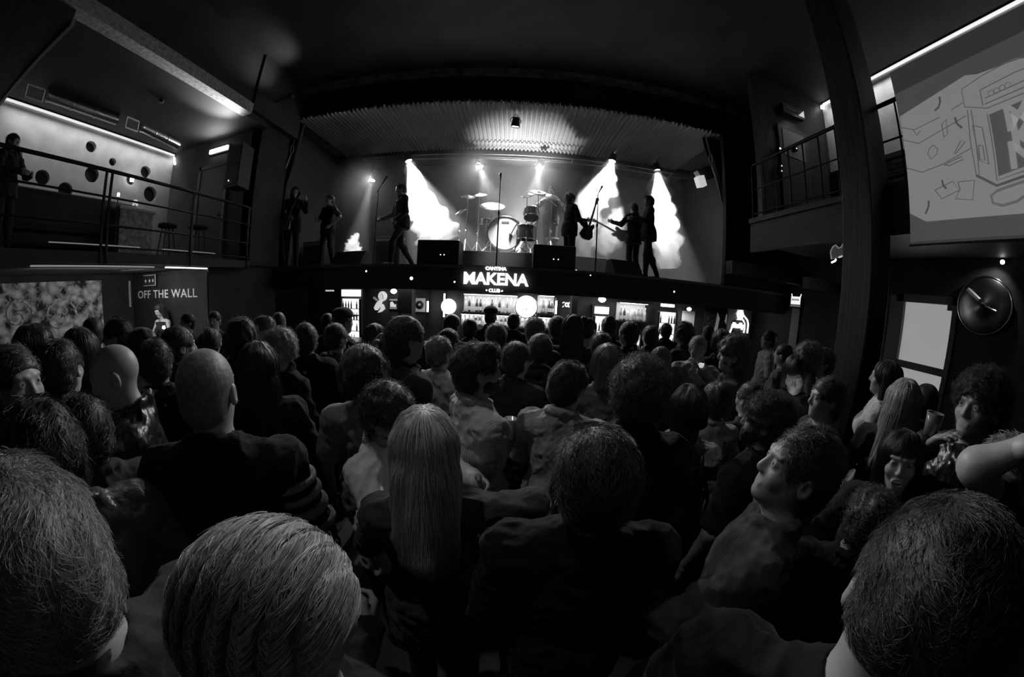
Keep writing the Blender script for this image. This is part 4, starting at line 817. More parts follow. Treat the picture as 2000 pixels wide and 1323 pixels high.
ps = [ap(*q_) for q_ in ((1624, 506), (1623, 492), (1628, 482), (1633, 481), (1638, 487), (1645, 484), (1650, 476), (1657, 472), (1657, 495))]; MB().add(ps+[q_+Vector((.03, 0, 0)) for q_ in ps], [tuple(range(9)), tuple(range(17, 8, -1))]).build('silhouette_panel', mat('neon_panel', .3, emit=.02), e)
MB().tube([ap(1624, 513), ap(1631, 510), ap(1633, 506)], .014, 6).build('lit_stroke', m_glow, e); MB().tube([ap(1638, 503), ap(1650, 499), ap(1657, 495)], .012, 6).build('lit_baseline', m_glow_lo, e)
MB().lathe([(0, 0), (.02, 0), (0, .02)], ap(1655, 478), (-1, 0, 0), 10).build('lit_eye', m_glow_lo, e)
# an added, unseen spotlight and housing on the hall ceiling brighten the middle crowd
hp = Vector((-1.7, 1.0, 6.2)); ht = Vector((.1, 1.5, 1.4)); hd_ = (ht-hp).normalized()
e = empty('added_crowd_spotlight', hp, 'added black spotlight, out of view on the hall ceiling, brightening the middle of the crowd', 'lamp')
MB().lathe([(.03, -.2), (.08, -.18), (.09, 0), (.095, .03), (.085, .03)], axis=hd_, n=18).build('housing', m_steel, e)
MB().lathe([(0, .0), (.08, 0)], axis=hd_, n=18).build('lens', mat('small_lamp', 1, emit=2.5), e); MB().tube([(0, 0, .05), (0, 0, .46)], .015).build('bracket', m_steel, e)
light('SPOT', tuple(hp+hd_*.08), 130, size=.06, tgt=tuple(ht), angle=36, blend=1.0)
# ================================================================ people: sculpted from blended volumes, one continuous skin per body
class Field:
    def __init__(s, xs, ys, zs, cap):
        s.x, s.y, s.z = xs, ys, zs; s.cap = cap; s.v = np.full((len(xs), len(ys), len(zs)), cap, np.float32)
    def _sub(s, lo, hi):
        i = []
        for ax, l, h in ((s.x, lo[0], hi[0]), (s.y, lo[1], hi[1]), (s.z, lo[2], hi[2])):
            a = np.searchsorted(ax, l-s.cap); b = np.searchsorted(ax, h+s.cap)
            if a >= b: return None
            i.append(slice(a, b))
        X = s.x[i[0]][:, None, None]; Y = s.y[i[1]][None, :, None]; Z = s.z[i[2]][None, None, :]
        return tuple(i), X, Y, Z
    def put(s, lo, hi, fn, k=.02, sub=False, dent=None):
        q = s._sub(lo, hi)
        if q is None: return
        i, X, Y, Z = q; d = np.minimum(fn(X, Y, Z), s.cap) if not sub else fn(X, Y, Z); a = s.v[i]
        if sub: d = -d; h = np.maximum(k-np.abs(a-d), 0)/k; s.v[i] = np.maximum(a, d)+h*h*k*.25
        else: h = np.maximum(k-np.abs(a-d), 0)/k; s.v[i] = np.minimum(a, d)-h*h*k*.25
    def ell(s, c, r, k=.02, M=None, T=None, sub=False):
        """ellipsoid; T = frame (Matrix 3x3, origin) that carries c"""
        c = np.array(c, float); Rm = np.eye(3)
        if M is not None: Rm = np.array(M)
        if T is not None: Rm = np.array(T[0]) @ Rm; c = np.array(T[0]) @ (c-np.array(T[2]))+np.array(T[1])
        r = np.array(r, float); ext = np.sqrt(((Rm*r)**2).sum(1))
        def fn(X, Y, Z):
            dx, dy, dz = X-c[0], Y-c[1], Z-c[2]
            l = [Rm[0, j]*dx+Rm[1, j]*dy+Rm[2, j]*dz for j in range(3)]
            k0 = np.sqrt(sum((l[j]/r[j])**2 for j in range(3))); k1 = np.sqrt(sum((l[j]/r[j]**2)**2 for j in range(3)))+1e-6
            return k0*(k0-1)/k1
        s.put(c-ext, c+ext, fn, k, sub)
    def cone(s, a, b, ra, rb, k=.02, T=None, sub=False):
        a = np.array(a, float); b = np.array(b, float)
        if T is not None: a, b = [np.array(T[0]) @ (p-np.array(T[2]))+np.array(T[1]) for p in (a, b)]
        m = max(ra, rb); d = b-a; L = max((d**2).sum(), 1e-9)
        def fn(X, Y, Z):
            px, py, pz = X-a[0], Y-a[1], Z-a[2]; t = np.clip((px*d[0]+py*d[1]+pz*d[2])/L, 0, 1)
            return np.sqrt((px-t*d[0])**2+(py-t*d[1])**2+(pz-t*d[2])**2)-(ra+(rb-ra)*t)
        s.put(np.minimum(a, b)-m, np.maximum(a, b)+m, fn, k, sub)
    def displace(s, fn):
        X = s.x[:, None, None]; Y = s.y[None, :, None]; Z = s.z[None, None, :]; s.v = s.v+fn(X, Y, Z).astype(np.float32)
    def mesh(s):
        v = s.v; ins = v < 0
        nx, ny, nz = v.shape
        c = np.zeros((nx-1, ny-1, nz-1), np.int8)
        for dx in (0, 1):
            for dy in (0, 1):
                for dz in (0, 1): c += ins[dx:nx-1+dx, dy:ny-1+dy, dz:nz-1+dz]
        cells = np.argwhere((c > 0) & (c < 8))
        if len(cells) == 0: return np.zeros((0, 3)), np.zeros((0, 4), int)
        idx = -np.ones(c.shape, np.int64); idx[tuple(cells.T)] = np.arange(len(cells))
        acc = np.zeros((len(cells), 3)); cnt = np.zeros(len(cells)); I, J, K = cells.T; ax = (s.x, s.y, s.z)
        corners = [(a, b, d) for a in (0, 1) for b in (0, 1) for d in (0, 1)]
        for p in corners:
            for dim in range(3):
                if p[dim]: continue
                q = list(p); q[dim] = 1
                va = v[I+p[0], J+p[1], K+p[2]]; vb = v[I+q[0], J+q[1], K+q[2]]
                m = (va < 0) != (vb < 0); t = np.where(m, va/(va-vb+1e-12), 0)
                for d in range(3):
                    ca = ax[d][cells[:, d]+p[d]]; cb = ax[d][cells[:, d]+q[d]]; acc[:, d] += np.where(m, ca+(cb-ca)*t, 0)
                cnt += m
        V = acc/np.maximum(cnt, 1)[:, None]; F = []
        for dim in range(3):
            o1, o2 = [(1, 2), (2, 0), (0, 1)][dim]
            sl0 = [slice(1, -1)]*3; sl0[dim] = slice(0, -1); sl1 = [slice(1, -1)]*3; sl1[dim] = slice(1, None)
            A = ins[tuple(sl0)]; B = ins[tuple(sl1)]; e = np.argwhere(A != B)
            if len(e) == 0: continue
            flip = A[tuple(e.T)]; e = e.copy()
            for d in range(3):
                if d != dim: e[:, d] += 1
            def g(a, b):
                q = e.copy(); q[:, o1] -= a; q[:, o2] -= b; return idx[q[:, 0], q[:, 1], q[:, 2]]
            quad = np.stack([g(1, 1), g(0, 1), g(0, 0), g(1, 0)], 1); quad[~flip] = quad[~flip][:, ::-1]; F.append(quad)
        return V, np.concatenate(F)
def axis(lo, hi, h, fine=None, hf=None):
    if fine is None: return np.arange(lo, hi+h, h)
    out = []; x = lo
    while x < hi: out.append(x); x += hf if fine[0] <= x < fine[1] else h
    out.append(x); return np.array(out)
def make_obj(name, parts, m, parent):
    V = []; F = []; n = 0
    for v, f in parts: V.append(v); F.append(f+n); n += len(v)
    V = np.concatenate(V); F = np.concatenate(F); me = bpy.data.meshes.new(name)
    me.vertices.add(len(V)); me.vertices.foreach_set('co', V.astype(np.float32).ravel())
    me.loops.add(F.size); me.loops.foreach_set('vertex_index', F.astype(np.int32).ravel())
    me.polygons.add(len(F)); me.polygons.foreach_set('loop_start', np.arange(0, F.size, 4, dtype=np.int32)); me.polygons.foreach_set('loop_total', np.full(len(F), 4, np.int32))
    me.update(calc_edges=True); me.validate(); me.polygons.foreach_set('use_smooth', np.ones(len(me.polygons), bool)); me.materials.append(m)
    o = bpy.data.objects.new(name, me); COL.objects.link(o); o.parent = parent; return o
def snoise(seed, freq, n=7):
    rg = np.random.default_rng(seed); D = rg.normal(size=(n, 3)); D /= np.linalg.norm(D, axis=1)[:, None]; ph = rg.uniform(0, 6.28, n); fr = freq*rg.uniform(.6, 1.5, n)
    def fn(X, Y, Z):
        r = 0
        for k in range(n): r = r+np.sin((X*D[k, 0]+Y*D[k, 1]+Z*D[k, 2])*fr[k]+ph[k])
        return r/n
    return fn

LOD = {0: (.0045, .011), 1: (.007, .015), 2: (.011, .022)}
POSE = {'down': (((-.255, -.02, 1.13), (-.265, .05, .88)), ((.255, -.02, 1.13), (.265, .05, .88))),
        'front': (((-.25, .02, 1.13), (-.10, .26, 1.10)), ((.25, .02, 1.13), (.10, .26, 1.10))),
        'cup': (((-.255, -.02, 1.13), (-.265, .05, .88)), ((.25, .04, 1.15), (.14, .27, 1.22))),
        'phone': (((-.23, .06, 1.16), (-.07, .26, 1.28)), ((.23, .06, 1.16), (.07, .26, 1.28))),
        'drink': (((-.255, -.02, 1.13), (-.2, .16, .98)), ((.24, .16, 1.27), (.05, .22, 1.47))),
        'drinkL': (((-.24, .16, 1.27), (-.05, .22, 1.47)), ((.255, -.02, 1.13), (.2, .16, .98))),
        'hips': (((-.36, -.08, 1.2), (-.19, .02, 1.0)), ((.36, -.08, 1.2), (.19, .02, 1.0))),
        'hug': (((-.30, .2, 1.27), (-.12, .42, 1.32)), ((.30, .2, 1.27), (.12, .42, 1.32))),
        'reachL': (((-.34, .14, 1.34), (-.40, .38, 1.40)), ((.255, -.02, 1.13), (.265, .05, .88))),
        'reachR': (((-.255, -.02, 1.13), (-.265, .05, .88)), ((.34, .14, 1.34), (.40, .38, 1.40))),
        'guitar': (((-.33, .06, 1.2), (-.42, .26, 1.28)), ((.28, .02, 1.17), (.08, .22, 1.05))),
        'guitarUp': (((-.3, .14, 1.3), (-.2, .34, 1.42)), ((.28, .02, 1.15), (.1, .24, 1.02))),
        'drums': (((-.3, .14, 1.28), (-.26, .36, 1.42)), ((.3, .14, 1.26), (.22, .38, 1.36))),
        'armup': (((-.255, -.02, 1.13), (-.265, .05, .88)), ((.36, .1, 1.45), (.16, .2, 1.66))),
        'lean': (((-.26, .12, 1.15), (-.12, .38, 1.12)), ((.26, .12, 1.15), (.12, .38, 1.12)))}
m_eye = mat('eye_white', .7, .3); m_iris = mat('eye_iris', .03, .3)
def clothmat(g, kind):
    if kind == 'leather': return mat('leather_%g' % g, g, .32, bump=.7, vscale=26, stretch=(1, 1, .45), bdist=.012, spec=.55)
    if kind == 'stripe':
        m = mat('striped_%g' % g, g, .9, sheen=.08, spec=.2)
        nt = m.node_tree
        if len(nt.nodes) < 4:
            b = nt.nodes['Principled BSDF']; tc = nt.nodes.new('ShaderNodeTexCoord'); w_ = nt.nodes.new('ShaderNodeTexWave'); w_.inputs['Scale'].default_value = 34; w_.inputs['Distortion'].default_value = .6; w_.inputs['Detail Scale'].default_value = 1.5
            mr = nt.nodes.new('ShaderNodeMapRange'); mr.inputs[1].default_value = .2; mr.inputs[2].default_value = .9; mr.inputs[3].default_value = g*1.1; mr.inputs[4].default_value = g*.75
            nt.links.new(tc.outputs['Object'], w_.inputs['Vector']); nt.links.new(w_.outputs[0], mr.inputs[0]); nt.links.new(mr.outputs[0], b.inputs['Base Color'])
        return m
    if kind == 'knit': return mat('knit_%g' % g, g, .95, bump=.5, vscale=90, sheen=.1, spec=.15, bdist=.004, var=.35)
    if kind == 'denim': return mat('denim_%g' % g, g, .9, bump=.35, vscale=30, sheen=.06, spec=.2, bdist=.006, var=.2)
    return mat('cloth_%g' % g, g, .92, bump=.6, vscale=24, sheen=.06, bdist=.01, spec=.22, var=.15, stretch=(1, 1, .6))
def hairmat(g, kind):
    st = (30, 30, 3) if kind == 'long' else (14, 14, 14)
    return mat('hair_%g_%s' % (g, kind), g, .5, bump=.4, vscale=3 if kind == 'long' else 6, stretch=st, bdist=.004, sheen=.15, var=.4, spec=.35)
def strandmat(g):
    m = mat('strand_%g' % g, g, .34, spec=.6); nt = m.node_tree
    if len(nt.nodes) < 4:
        hi = nt.nodes.new('ShaderNodeHairInfo'); mr = nt.nodes.new('ShaderNodeMapRange'); mr.inputs[3].default_value = g*.35; mr.inputs[4].default_value = min(1, g*1.9)
        nt.links.new(hi.outputs['Random'], mr.inputs[0]); nt.links.new(mr.outputs[0], nt.nodes['Principled BSDF'].inputs['Base Color'])
    return m
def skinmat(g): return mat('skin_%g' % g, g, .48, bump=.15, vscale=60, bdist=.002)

HT = [None]
def build_person(spec):
    """returns list of (part name, mesh pieces, material) in local coordinates, 1.75 m tall, facing +y"""
    lod = spec.get('lod', 2); hf, hb = LOD[lod]; fem = spec.get('fem', 0); wd = spec.get('build', 1.0)
    cap = max(.05, 2.6*hb); pose = POSE[spec.get('pose', 'down')]
    if 'arms' in spec: pose = spec['arms']
    ln = np.array(spec.get('lean', (0, 0, 0)), float)                 # forward / sideways shift of shoulders (x, y, dz)
    def J(p):
        p = np.array(p, float); t = max(0, (p[2]-.95)/.5); return p+np.array([ln[0]*t, ln[1]*t, ln[2]*t])
    shw = (.155 if fem else .178)*wd
    sh = [J((-shw, -.005, 1.40)), J((shw, -.005, 1.40))]
    el_ = [J(pose[0][0]), J(pose[1][0])]; wr = [J(pose[0][1]), J(pose[1][1])]
    legs = spec.get('legs', (((-.09, .0, .90), (-.10, .01, .49), (-.11, -.03, .09)), ((.09, .0, .90), (.10, .01, .49), (.11, -.03, .09))))
    yaw, pit, til = [R(a) for a in spec.get('head', (0, 0, 0))]
    hR = np.array((Euler((0, 0, yaw)).to_matrix() @ Euler((pit, 0, 0)).to_matrix() @ Euler((0, til, 0)).to_matrix()))
    piv = np.array((0, -.01, 1.53)); npos = J((0, -.01, 1.53)); T = (hR, npos, piv); HT[0] = T
    pts = np.array([J((0, 0, 1.2)), *sh, *el_, *wr, npos]+[p for l in legs for p in l]); hc = npos+hR @ np.array((0, 0, .12))
    lo = np.minimum(pts.min(0)-.14, np.minimum(J((-.2, -.17, 1.2)), hc-.18)); hi = np.maximum(pts.max(0)+.14, np.maximum(J((.2, .17, 1.2)), hc+.18)); lo[2] = -.02
    hi[0] = max(hi[0], .2); lo[0] = min(lo[0], -.2)
    fx = (hc[0]-.115, hc[0]+.115); fy = (hc[1]-.13, hc[1]+.14); fz = (hc[2]-.16, hc[2]+.16)
    X = axis(lo[0], hi[0], hb, fx, hf); Y = axis(lo[1], hi[1], hb, fy, hf); Z = axis(lo[2], hi[2], hb, fz, hf)
    ra = .9 if fem else 1.0; ra *= wd**.5
    hipw = 1.05 if fem else 1.0
    def torso(F, t=0.):
        F.ell(J((0, .0, 1.27)), ((.150 if not fem else .132)*wd+t, (.105 if not fem else .095)*wd**.5+t, .20+t), .04)
        F.cone(J((-shw*.78, -.012, 1.393)), J((shw*.78, -.012, 1.393)), .047*ra+t, .047*ra+t, .05)
        if fem:
            for s in (-1, 1): F.ell(J((s*.065, .085, 1.27)), (.055+t, .05+t, .055+t), .03)
        F.ell(J((0, .0, 1.08)), ((.128 if not fem else .112)*wd+t, .095*wd**.5+t, .16+t), .05)
        F.ell(J((0, -.01, .93)), (.150*wd*hipw+t, .112*wd**.3+t, .13+t), .05)
        for s in (-1, 1): F.cone(J((0, -.03, 1.47)), J((s*shw*.8, -.018, 1.405)), .044+t, .038+t, .04)
    def arm(F, i, t=0., frac=1.0, flare=0.):
        a, b, c = sh[i], el_[i], wr[i]
        F.ell(a, (.050*ra+t,)*3, .04)
        if frac <= .5: b2 = a+(b-a)*frac*2; F.cone(a, b2, .047*ra+t, (.047-.009*frac*2)*ra+t+flare, .03); return
        F.cone(a, b, .047*ra+t, .038*ra+t*.8, .03); c2 = b+(c-b)*(frac-.5)*2
        F.cone(b, c2, .038*ra+t*.8, (.038-.012*(frac-.5)*2)*ra+t*.7+flare, .025)
    def leg(F, i, t=0.):
        h, kn, an = [np.array(p, float) for p in legs[i]]
        F.cone(h, kn, .080*hipw+t, .055+t, .03); F.cone(kn, an, .056+t, .038+t, .02); F.ell(kn+(an-kn)*.3+np.array((0, -.015, 0)), (.05+t, .052+t, .11+t), .03)
    def skull(F, t=0., k=.03): F.ell((0, -.014, 1.655), (.076+t, .096+t, .093+t), k, T=T)
    # ---- skin
    F = Field(X, Y, Z, cap); torso(F); 
    for i in (0, 1): arm(F, i); leg(F, i)
    for i, s in ((0, -1), (1, 1)): a_ = np.array(legs[i][2], float); F.cone(a_, a_+np.array((s*.01, .0, -.045)), .04, .035, .02); F.cone(a_+np.array((0, .0, -.05)), a_+np.array((s*.03, .16, -.06)), .034, .026, .02)
    F.cone(J((0, -.02, 1.40)), npos+hR @ np.array((0, .005, .04)), .064*wd**.5*(.86 if fem else 1), .054*(.88 if fem else 1), .035)
    skull(F); jw = .9 if fem else 1.0
    F.ell((0, .022, 1.590), (.058*jw, .070, .070), .03, T=T); F.ell((0, .062, 1.540), (.026*jw, .026, .020), .03, T=T)
    F.ell((0, .045, 1.655), (.058, .045, .055), .02, T=T)
    if lod < 2 or spec.get('features'):
        for s in (-1, 1):
            F.ell((s*.036, .062, 1.606), (.024, .022, .024), .02, T=T)             # cheeks
            F.ell((s*.031, .098, 1.640), (.018, .016, .012), .014, T=T, sub=True)    # sockets
            F.ell((s*.031, .0775, 1.640), (.0155, .0150, .0135), .005, T=T)           # lids over eyeballs
            if spec.get('eyes'): F.ell((s*.031, .098, 1.6395), (.0115, .013, .0050), .003, T=T, sub=True)
            F.cone((s*.012, .092, 1.661), (s*.048, .080, 1.664), .007, .005, .01, T=T)
        F.cone((0, .088, 1.650), (0, .103, 1.612), .007, .011, .012, T=T); F.ell((0, .096, 1.604), (.017, .012, .009), .008, T=T)
        if spec.get('mouth') == 'open':
            F.ell((0, .088, 1.568), (.027, .014, .018), .006, T=T); F.ell((0, .100, 1.566), (.020, .022, .012), .004, T=T, sub=True)
        else:
            F.cone((-.019, .083, 1.575), (.019, .083, 1.575), .0055, .0055, .006, T=T); F.cone((-.015, .084, 1.565), (.015, .084, 1.565), .0065, .0065, .005, T=T)
    else: F.cone((0, .088, 1.650), (0, .108, 1.610), .008, .013, .012, T=T)
    for s in (-1, 1):
        F.ell((s*.080, -.008, 1.625), (.011, .020, .032), .006, T=T)
        if lod < 2: F.ell((s*.089, -.003, 1.628), (.007, .011, .019), .005, T=T, sub=True)
    body = [F.mesh()]
    # hands with separate fingers
    def hand(i, curl, palm_n):
        w_ = wr[i]; d = w_-el_[i]; d = d/np.linalg.norm(d); n_ = np.array(palm_n, float); n_ -= d*(n_ @ d); n_ /= np.linalg.norm(n_); s_ = np.cross(d, n_); 
        if i == 0: s_ = -s_
        hh = .0045 if lod == 0 else .006 if lod == 1 else .008
        P = lambda u, v, w: w_+d*u+s_*v+n_*w                                # u along, v towards the thumb, w out of the palm
        box = np.array([P(u, v, w) for u in (-.04, .2) for v in (-.08, .1) for w in (-.06, .1)])
        l, h_ = box.min(0), box.max(0); G = Field(axis(l[0], h_[0], hh), axis(l[1], h_[1], hh), axis(l[2], h_[2], hh), .03)
        G.cone(P(-.03, 0, 0), P(.015, 0, 0), .027*ra, .025*ra, .02)
        for v in (-.028, -.010, .010, .028): G.cone(P(.015, v*.6, 0), P(.085, v, -.002), .017, .0135, .012)
        for v, L in ((-.031, .062), (-.011, .076), (.010, .080), (.030, .072)):
            p = P(.088, v, -.002); a = curl*.55
            for k, (fr, rr) in enumerate(((.45, .0095), (.32, .0085), (.25, .0075))):
                q = p+(d*math.cos(a)+n_*math.sin(a))*L*fr; G.cone(p, q, rr, rr-.001, .005); p = q; a += curl*.75
        G.cone(P(.02, .03, .004), P(.055, .055, .014), .0135, .0115, .012); G.cone(P(.055, .055, .014), P(.085, .052+.0*curl, .02+.02*curl), .0115, .0085, .005)
        return G.mesh()
    hc_ = spec.get('curl', (.5, .5)); pn = spec.get('palm', ((1, 0, 0), (-1, 0, 0)))
    if not spec.get('nohands'): body += [hand(0, hc_[0], pn[0]), hand(1, hc_[1], pn[1])]
    out = [('body', body, skinmat(spec.get('skin', .4)))]
    # ---- top
    tk = spec.get('top', 'shirt'); tt = spec.get('thick', .016); nz = snoise(spec.get('seed', 1), 26); nz2 = snoise(spec.get('seed', 1)+5, 55, 5); nz3 = snoise(spec.get('seed', 1)+8, 120, 5)
    hem = .80 if tk not in ('dress', 'tank') else .55 if tk == 'dress' else .9
    F = Field(X, Y, axis(hem-.06, min(hi[2], max(1.52, max(w[2] for w in wr)+.1, npos[2]+.02)), hb if lod else .009), cap); torso(F, tt)
    F.cone(J((0, -.008, 1.0)), (0, -.01, hem-.1), .125*wd*hipw+tt, .140*wd*hipw+tt, .06)
    for s in (-1, 1): F.cone((s*.05, -.008, 1.0), (s*.062, -.01, hem-.1), .112+tt, .118+tt, .05)
    F.put((-.4, -.3, hem-.2), (.4, .3, hem), lambda X_, Y_, Z_: (Z_-hem)+0*X_+0*Y_, .008, True)
    frac = {'tee': .38, 'tank': 0, 'dress': 0}.get(tk, 1.0)
    for i in (0, 1):
        if frac: arm(F, i, tt, frac, .006)
    if tk in ('jacket', 'shirt', 'leather', 'coat'):
        c = J((0, -.018, 1.497)); rr = .076
        for k in range(10):
            a = 2*math.pi*k/10; b = 2*math.pi*(k+1)/10
            F.cone(c+np.array((rr*math.cos(a), rr*math.sin(a)*.95, -.028*math.sin(a))), c+np.array((rr*math.cos(b), rr*math.sin(b)*.95, -.028*math.sin(b))), .015, .015, .004)
    if tk == 'hood':
        F.ell(J((0, -.085, 1.44)), (.10, .06, .05), .03)
    if tk == 'dress': F.cone(J((0, 0, .95)), J((0, 0, .62)), .17, .21, .05)
    if tk in ('tank', 'dress'): F.put(J((-.3, -.2, 1.42)), J((.3, .2, 1.6)), lambda X_, Y_, Z_: np.maximum(1.415+ln[2]-Z_, -9)+0*X_+0*Y_, .01, True)
    F.displace(lambda X_, Y_, Z_: (nz(X_, Y_, Z_*.8)*.009+np.abs(nz2(X_*.8, Y_*.8, Z_*1.1))*.020+np.abs(nz3(X_, Y_, Z_))*.008-.011))
    # open neck so that the throat comes out cleanly
    nb = J((0, -.022, 1.505)); F.cone(nb, npos+hR @ np.array((0, .0, .05)), .060*(.85 if fem else 1), .056, .006, sub=True)
    cm = clothmat(spec.get('tone', .04), 'leather' if tk == 'leather' else spec.get('weave', 'cloth'))
    out.append(({'tee': 'tshirt', 'tank': 'sleeveless_top', 'dress': 'dress', 'leather': 'leather_jacket', 'jacket': 'jacket', 'coat': 'coat', 'hood': 'hooded_sweater', 'knit': 'sweater'}.get(tk, 'shirt'), [F.mesh()], cm))
    for (i, t_, w_) in spec.get('stripes', ()):
        a, b = sh[i], el_[i]; out.append(('sleeve_stripe', ('ring', a+(b-a)*t_, b-a, .050*ra+tt+.010, w_), clothmat(.35, 'cloth')))
    if spec.get('strap'):
        out.append(('bag_strap', ('tube', [J((.105, .125, 1.22)), J((.118, .10, 1.36)), J((.115, .04, 1.455)), J((.115, -.05, 1.455)), J((.125, -.115, 1.36)), J((.15, -.145, 1.15)), J((.19, -.12, .98))]), mat('strap_black', .008, .4)))
    # ---- trousers, shoes
    F = Field(X, Y, axis(.05, 1.06, hb), cap)
    F.ell(J((0, -.01, .93)), (.150*wd*hipw, .118, .12), .05)
    for i in (0, 1): leg(F, i, .010)
    F.displace(lambda X_, Y_, Z_: nz(X_, Y_, Z_)*.006); out.append(('trousers', [F.mesh()], clothmat(spec.get('legs_tone', .03), 'denim')))
    for i, s in ((0, -1), (1, 1)):
        a_ = np.array(legs[i][2], float); l = a_+np.array((-.09, -.12, -.14)); h_ = a_+np.array((.11, .26, .06)); G = Field(axis(l[0], h_[0], .012), axis(l[1], h_[1], .012), axis(l[2], h_[2], .012), .05)
        G.cone(a_+np.array((0, -.02, -.05)), a_+np.array((s*.03, .16, -.06)), .046, .038, .02); G.cone(a_+np.array((0, 0, .01)), a_+np.array((0, 0, -.05)), .046, .046, .02)
        G.put(l, h_, lambda X_, Y_, Z_: (Z_-(a_[2]-.09))+0*X_+0*Y_, .004, True); out.append(('shoe', [G.mesh()], mat('shoe_leather', .03, .4)))
    # ---- hair
    hk = spec.get('hair', 'short'); hg = spec.get('hair_tone', .02); sd = spec.get('seed', 1)
    if hk not in ('bald',):
        ex = {'long': .0, 'bob': 0., 'afro': .07, 'curly': .04}.get(hk, .02)
        l = hc-.17-ex; h_ = hc+.17+ex
        if hk in ('long', 'pony'): l = l-np.array((.05, .12, .34))
        if hk == 'bob': l = l-np.array((0.02, 0.02, .06))
        if hk == 'bun': l = l-np.array((0, .06, 0)); h_ = h_+np.array((0, 0, .07))
        hs = hf*1.15 if hk not in ('long', 'pony') else hf*1.4
        G = Field(axis(l[0], h_[0], hs), axis(l[1], h_[1], hs), axis(l[2], h_[2], hs), .05)
        th = {'buzz': .003, 'short': .013, 'crop': .009, 'quiff': .014, 'curly': .034, 'afro': .060, 'long': .016, 'bob': .020, 'bun': .010, 'pony': .011, 'hat': .010}.get(hk, .013)*spec.get('vol', 1)
        G.ell((0, -.018, 1.660), (.078+th, .098+th, .094+th), .02, T=T)
        if hk in ('short', 'crop', 'quiff', 'buzz', 'curly', 'afro', 'bun', 'pony', 'hat'):
            np_ = spec.get('nape', 1); G.ell((0, -.045, 1.60+.03*(1-np_)), (.066+th, .060+th*.8, (.060+th*.5)*np_), .02, T=T)       # nape
            if hk == 'quiff': G.ell((0, .055, 1.735), (.058, .045, .032), .02, T=T)
        if hk in ('long', 'bob'):
            zb = 1.52 if hk == 'bob' else 1.30
            for s in (-1, 1):
                G.cone((s*.060, -.02, 1.66), (s*.078, -.01, zb+.06), .040, .034, .03, T=T)
            G.cone((0, -.05, 1.64), (0, -.075, zb), .078, .070 if hk == 'bob' else .06, .03, T=T)
            if hk == 'long':
                bx = J((0, -.12, 1.28)); top = npos+hR @ (np.array((0, -.06, 1.56))-piv); G.cone(top, bx, .075, .05, .04)
                for s in (-1, 1): G.cone(top+np.array((s*.05, .0, 0)), bx+np.array((s*.06, .01, .02)), .05, .035, .03)
        if hk == 'bun': G.ell((0, -.095, 1.74), (.045, .045, .042), .012, T=T)
        if hk == 'pony': G.ell((0, -.12, 1.70), (.03, .03, .03), .015, T=T); G.cone((0, -.14, 1.69), (0, -.16, 1.45), .03, .018, .02, T=T)
        # clear the face
        fy_ = {'long': .105, 'bob': .105, 'afro': .120, 'curly': .108}.get(hk, .100)
        G.ell((0, fy_+.02, 1.590), (.072, .085, .092 if not spec.get('fringe') else .070), .012, T=T, sub=True)
        if hk in ('short', 'crop', 'quiff', 'buzz', 'curly', 'hat', 'bun', 'pony'):
            for s in (-1, 1): G.ell((s*.085, .045, 1.585), (.030, .062, .062), .01, T=T, sub=True); G.ell((s*.095, -.006, 1.610), (.022, .026, .036), .008, T=T, sub=True)
        if hk in ('curly', 'afro'):
            n1 = snoise(sd+9, 120 if hk == 'curly' else 80, 9)
            G.displace(lambda X_, Y_, Z_: n1(X_, Y_, Z_)*.014+.004)
        elif hk in ('long', 'bob', 'pony'):
            n1 = snoise(sd+9, 110, 9); G.displace(lambda X_, Y_, Z_: n1(X_, Y_, Z_*.12)*.008+.003)
        elif hk == 'buzz': pass
        elif spec.get('combed'):
            # thick combed ridges sweeping back over the crown
            Ri = hR.T
            def comb(X_, Y_, Z_):
                lx = Ri[0, 0]*(X_-npos[0])+Ri[0, 1]*(Y_-npos[1])+Ri[0, 2]*(Z_-npos[2]); ly = Ri[1, 0]*(X_-npos[0])+Ri[1, 1]*(Y_-npos[1])+Ri[1, 2]*(Z_-npos[2])
                return .0035*np.sin(lx*290+2.5*np.sin(ly*11)+ly*45)+.002
            G.displace(comb)
        else:
            n1 = snoise(sd+9, 90, 9); G.displace(lambda X_, Y_, Z_: n1(X_, Y_, Z_)*.005+.002)
        hm = G.mesh(); hcols = (hk, T)
        out.append(('hair', [hm], hairmat(hg, 'long' if hk in ('long', 'bob', 'pony') or spec.get('combed') else 'short')))
    if spec.get('beard'):
        l = hc-.16; h_ = hc+.1; G = Field(axis(l[0], h_[0], hf), axis(l[1], h_[1], hf), axis(l[2], h_[2], hf), .05)
        G.ell((0, .024, 1.578), (.066, .078, .062), .02, T=T); G.ell((0, .062, 1.545), (.036, .038, .030), .02, T=T); G.ell((0, .085, 1.638), (.052, .06, .040), .01, T=T, sub=True); G.ell((0, .105, 1.570), (.016, .02, .005), .004, T=T, sub=True)
        G.put(l, h_, lambda X_, Y_, Z_: (hc[2]-.035-Z_)+0*X_+0*Y_, .01, True)
        n1 = snoise(3, 260); G.displace(lambda X_, Y_, Z_: n1(X_, Y_, Z_)*.004); out.append(('beard', [G.mesh()], hairmat(.02, 'short')))
    if hk == 'hat':
        l = hc-.2; h_ = hc+.22; G = Field(axis(l[0], h_[0], hf*1.3), axis(l[1], h_[1], hf*1.3), axis(l[2], h_[2], hf*1.3), .05)
        G.ell((0, -.01, 1.72), (.100, .118, .075), .02, T=T); G.put(*[np.minimum(l, h_), np.maximum(l, h_)], lambda X_, Y_, Z_: (Z_-(hc[2]+.035))+0*X_+0*Y_, .006, True)
        if spec.get('hatkind') == 'brim': G.ell((0, .0, 1.695), (.155, .175, .012), .01, T=T)
        else: G.ell((0, .115, 1.700), (.075, .075, .010), .01, T=T)
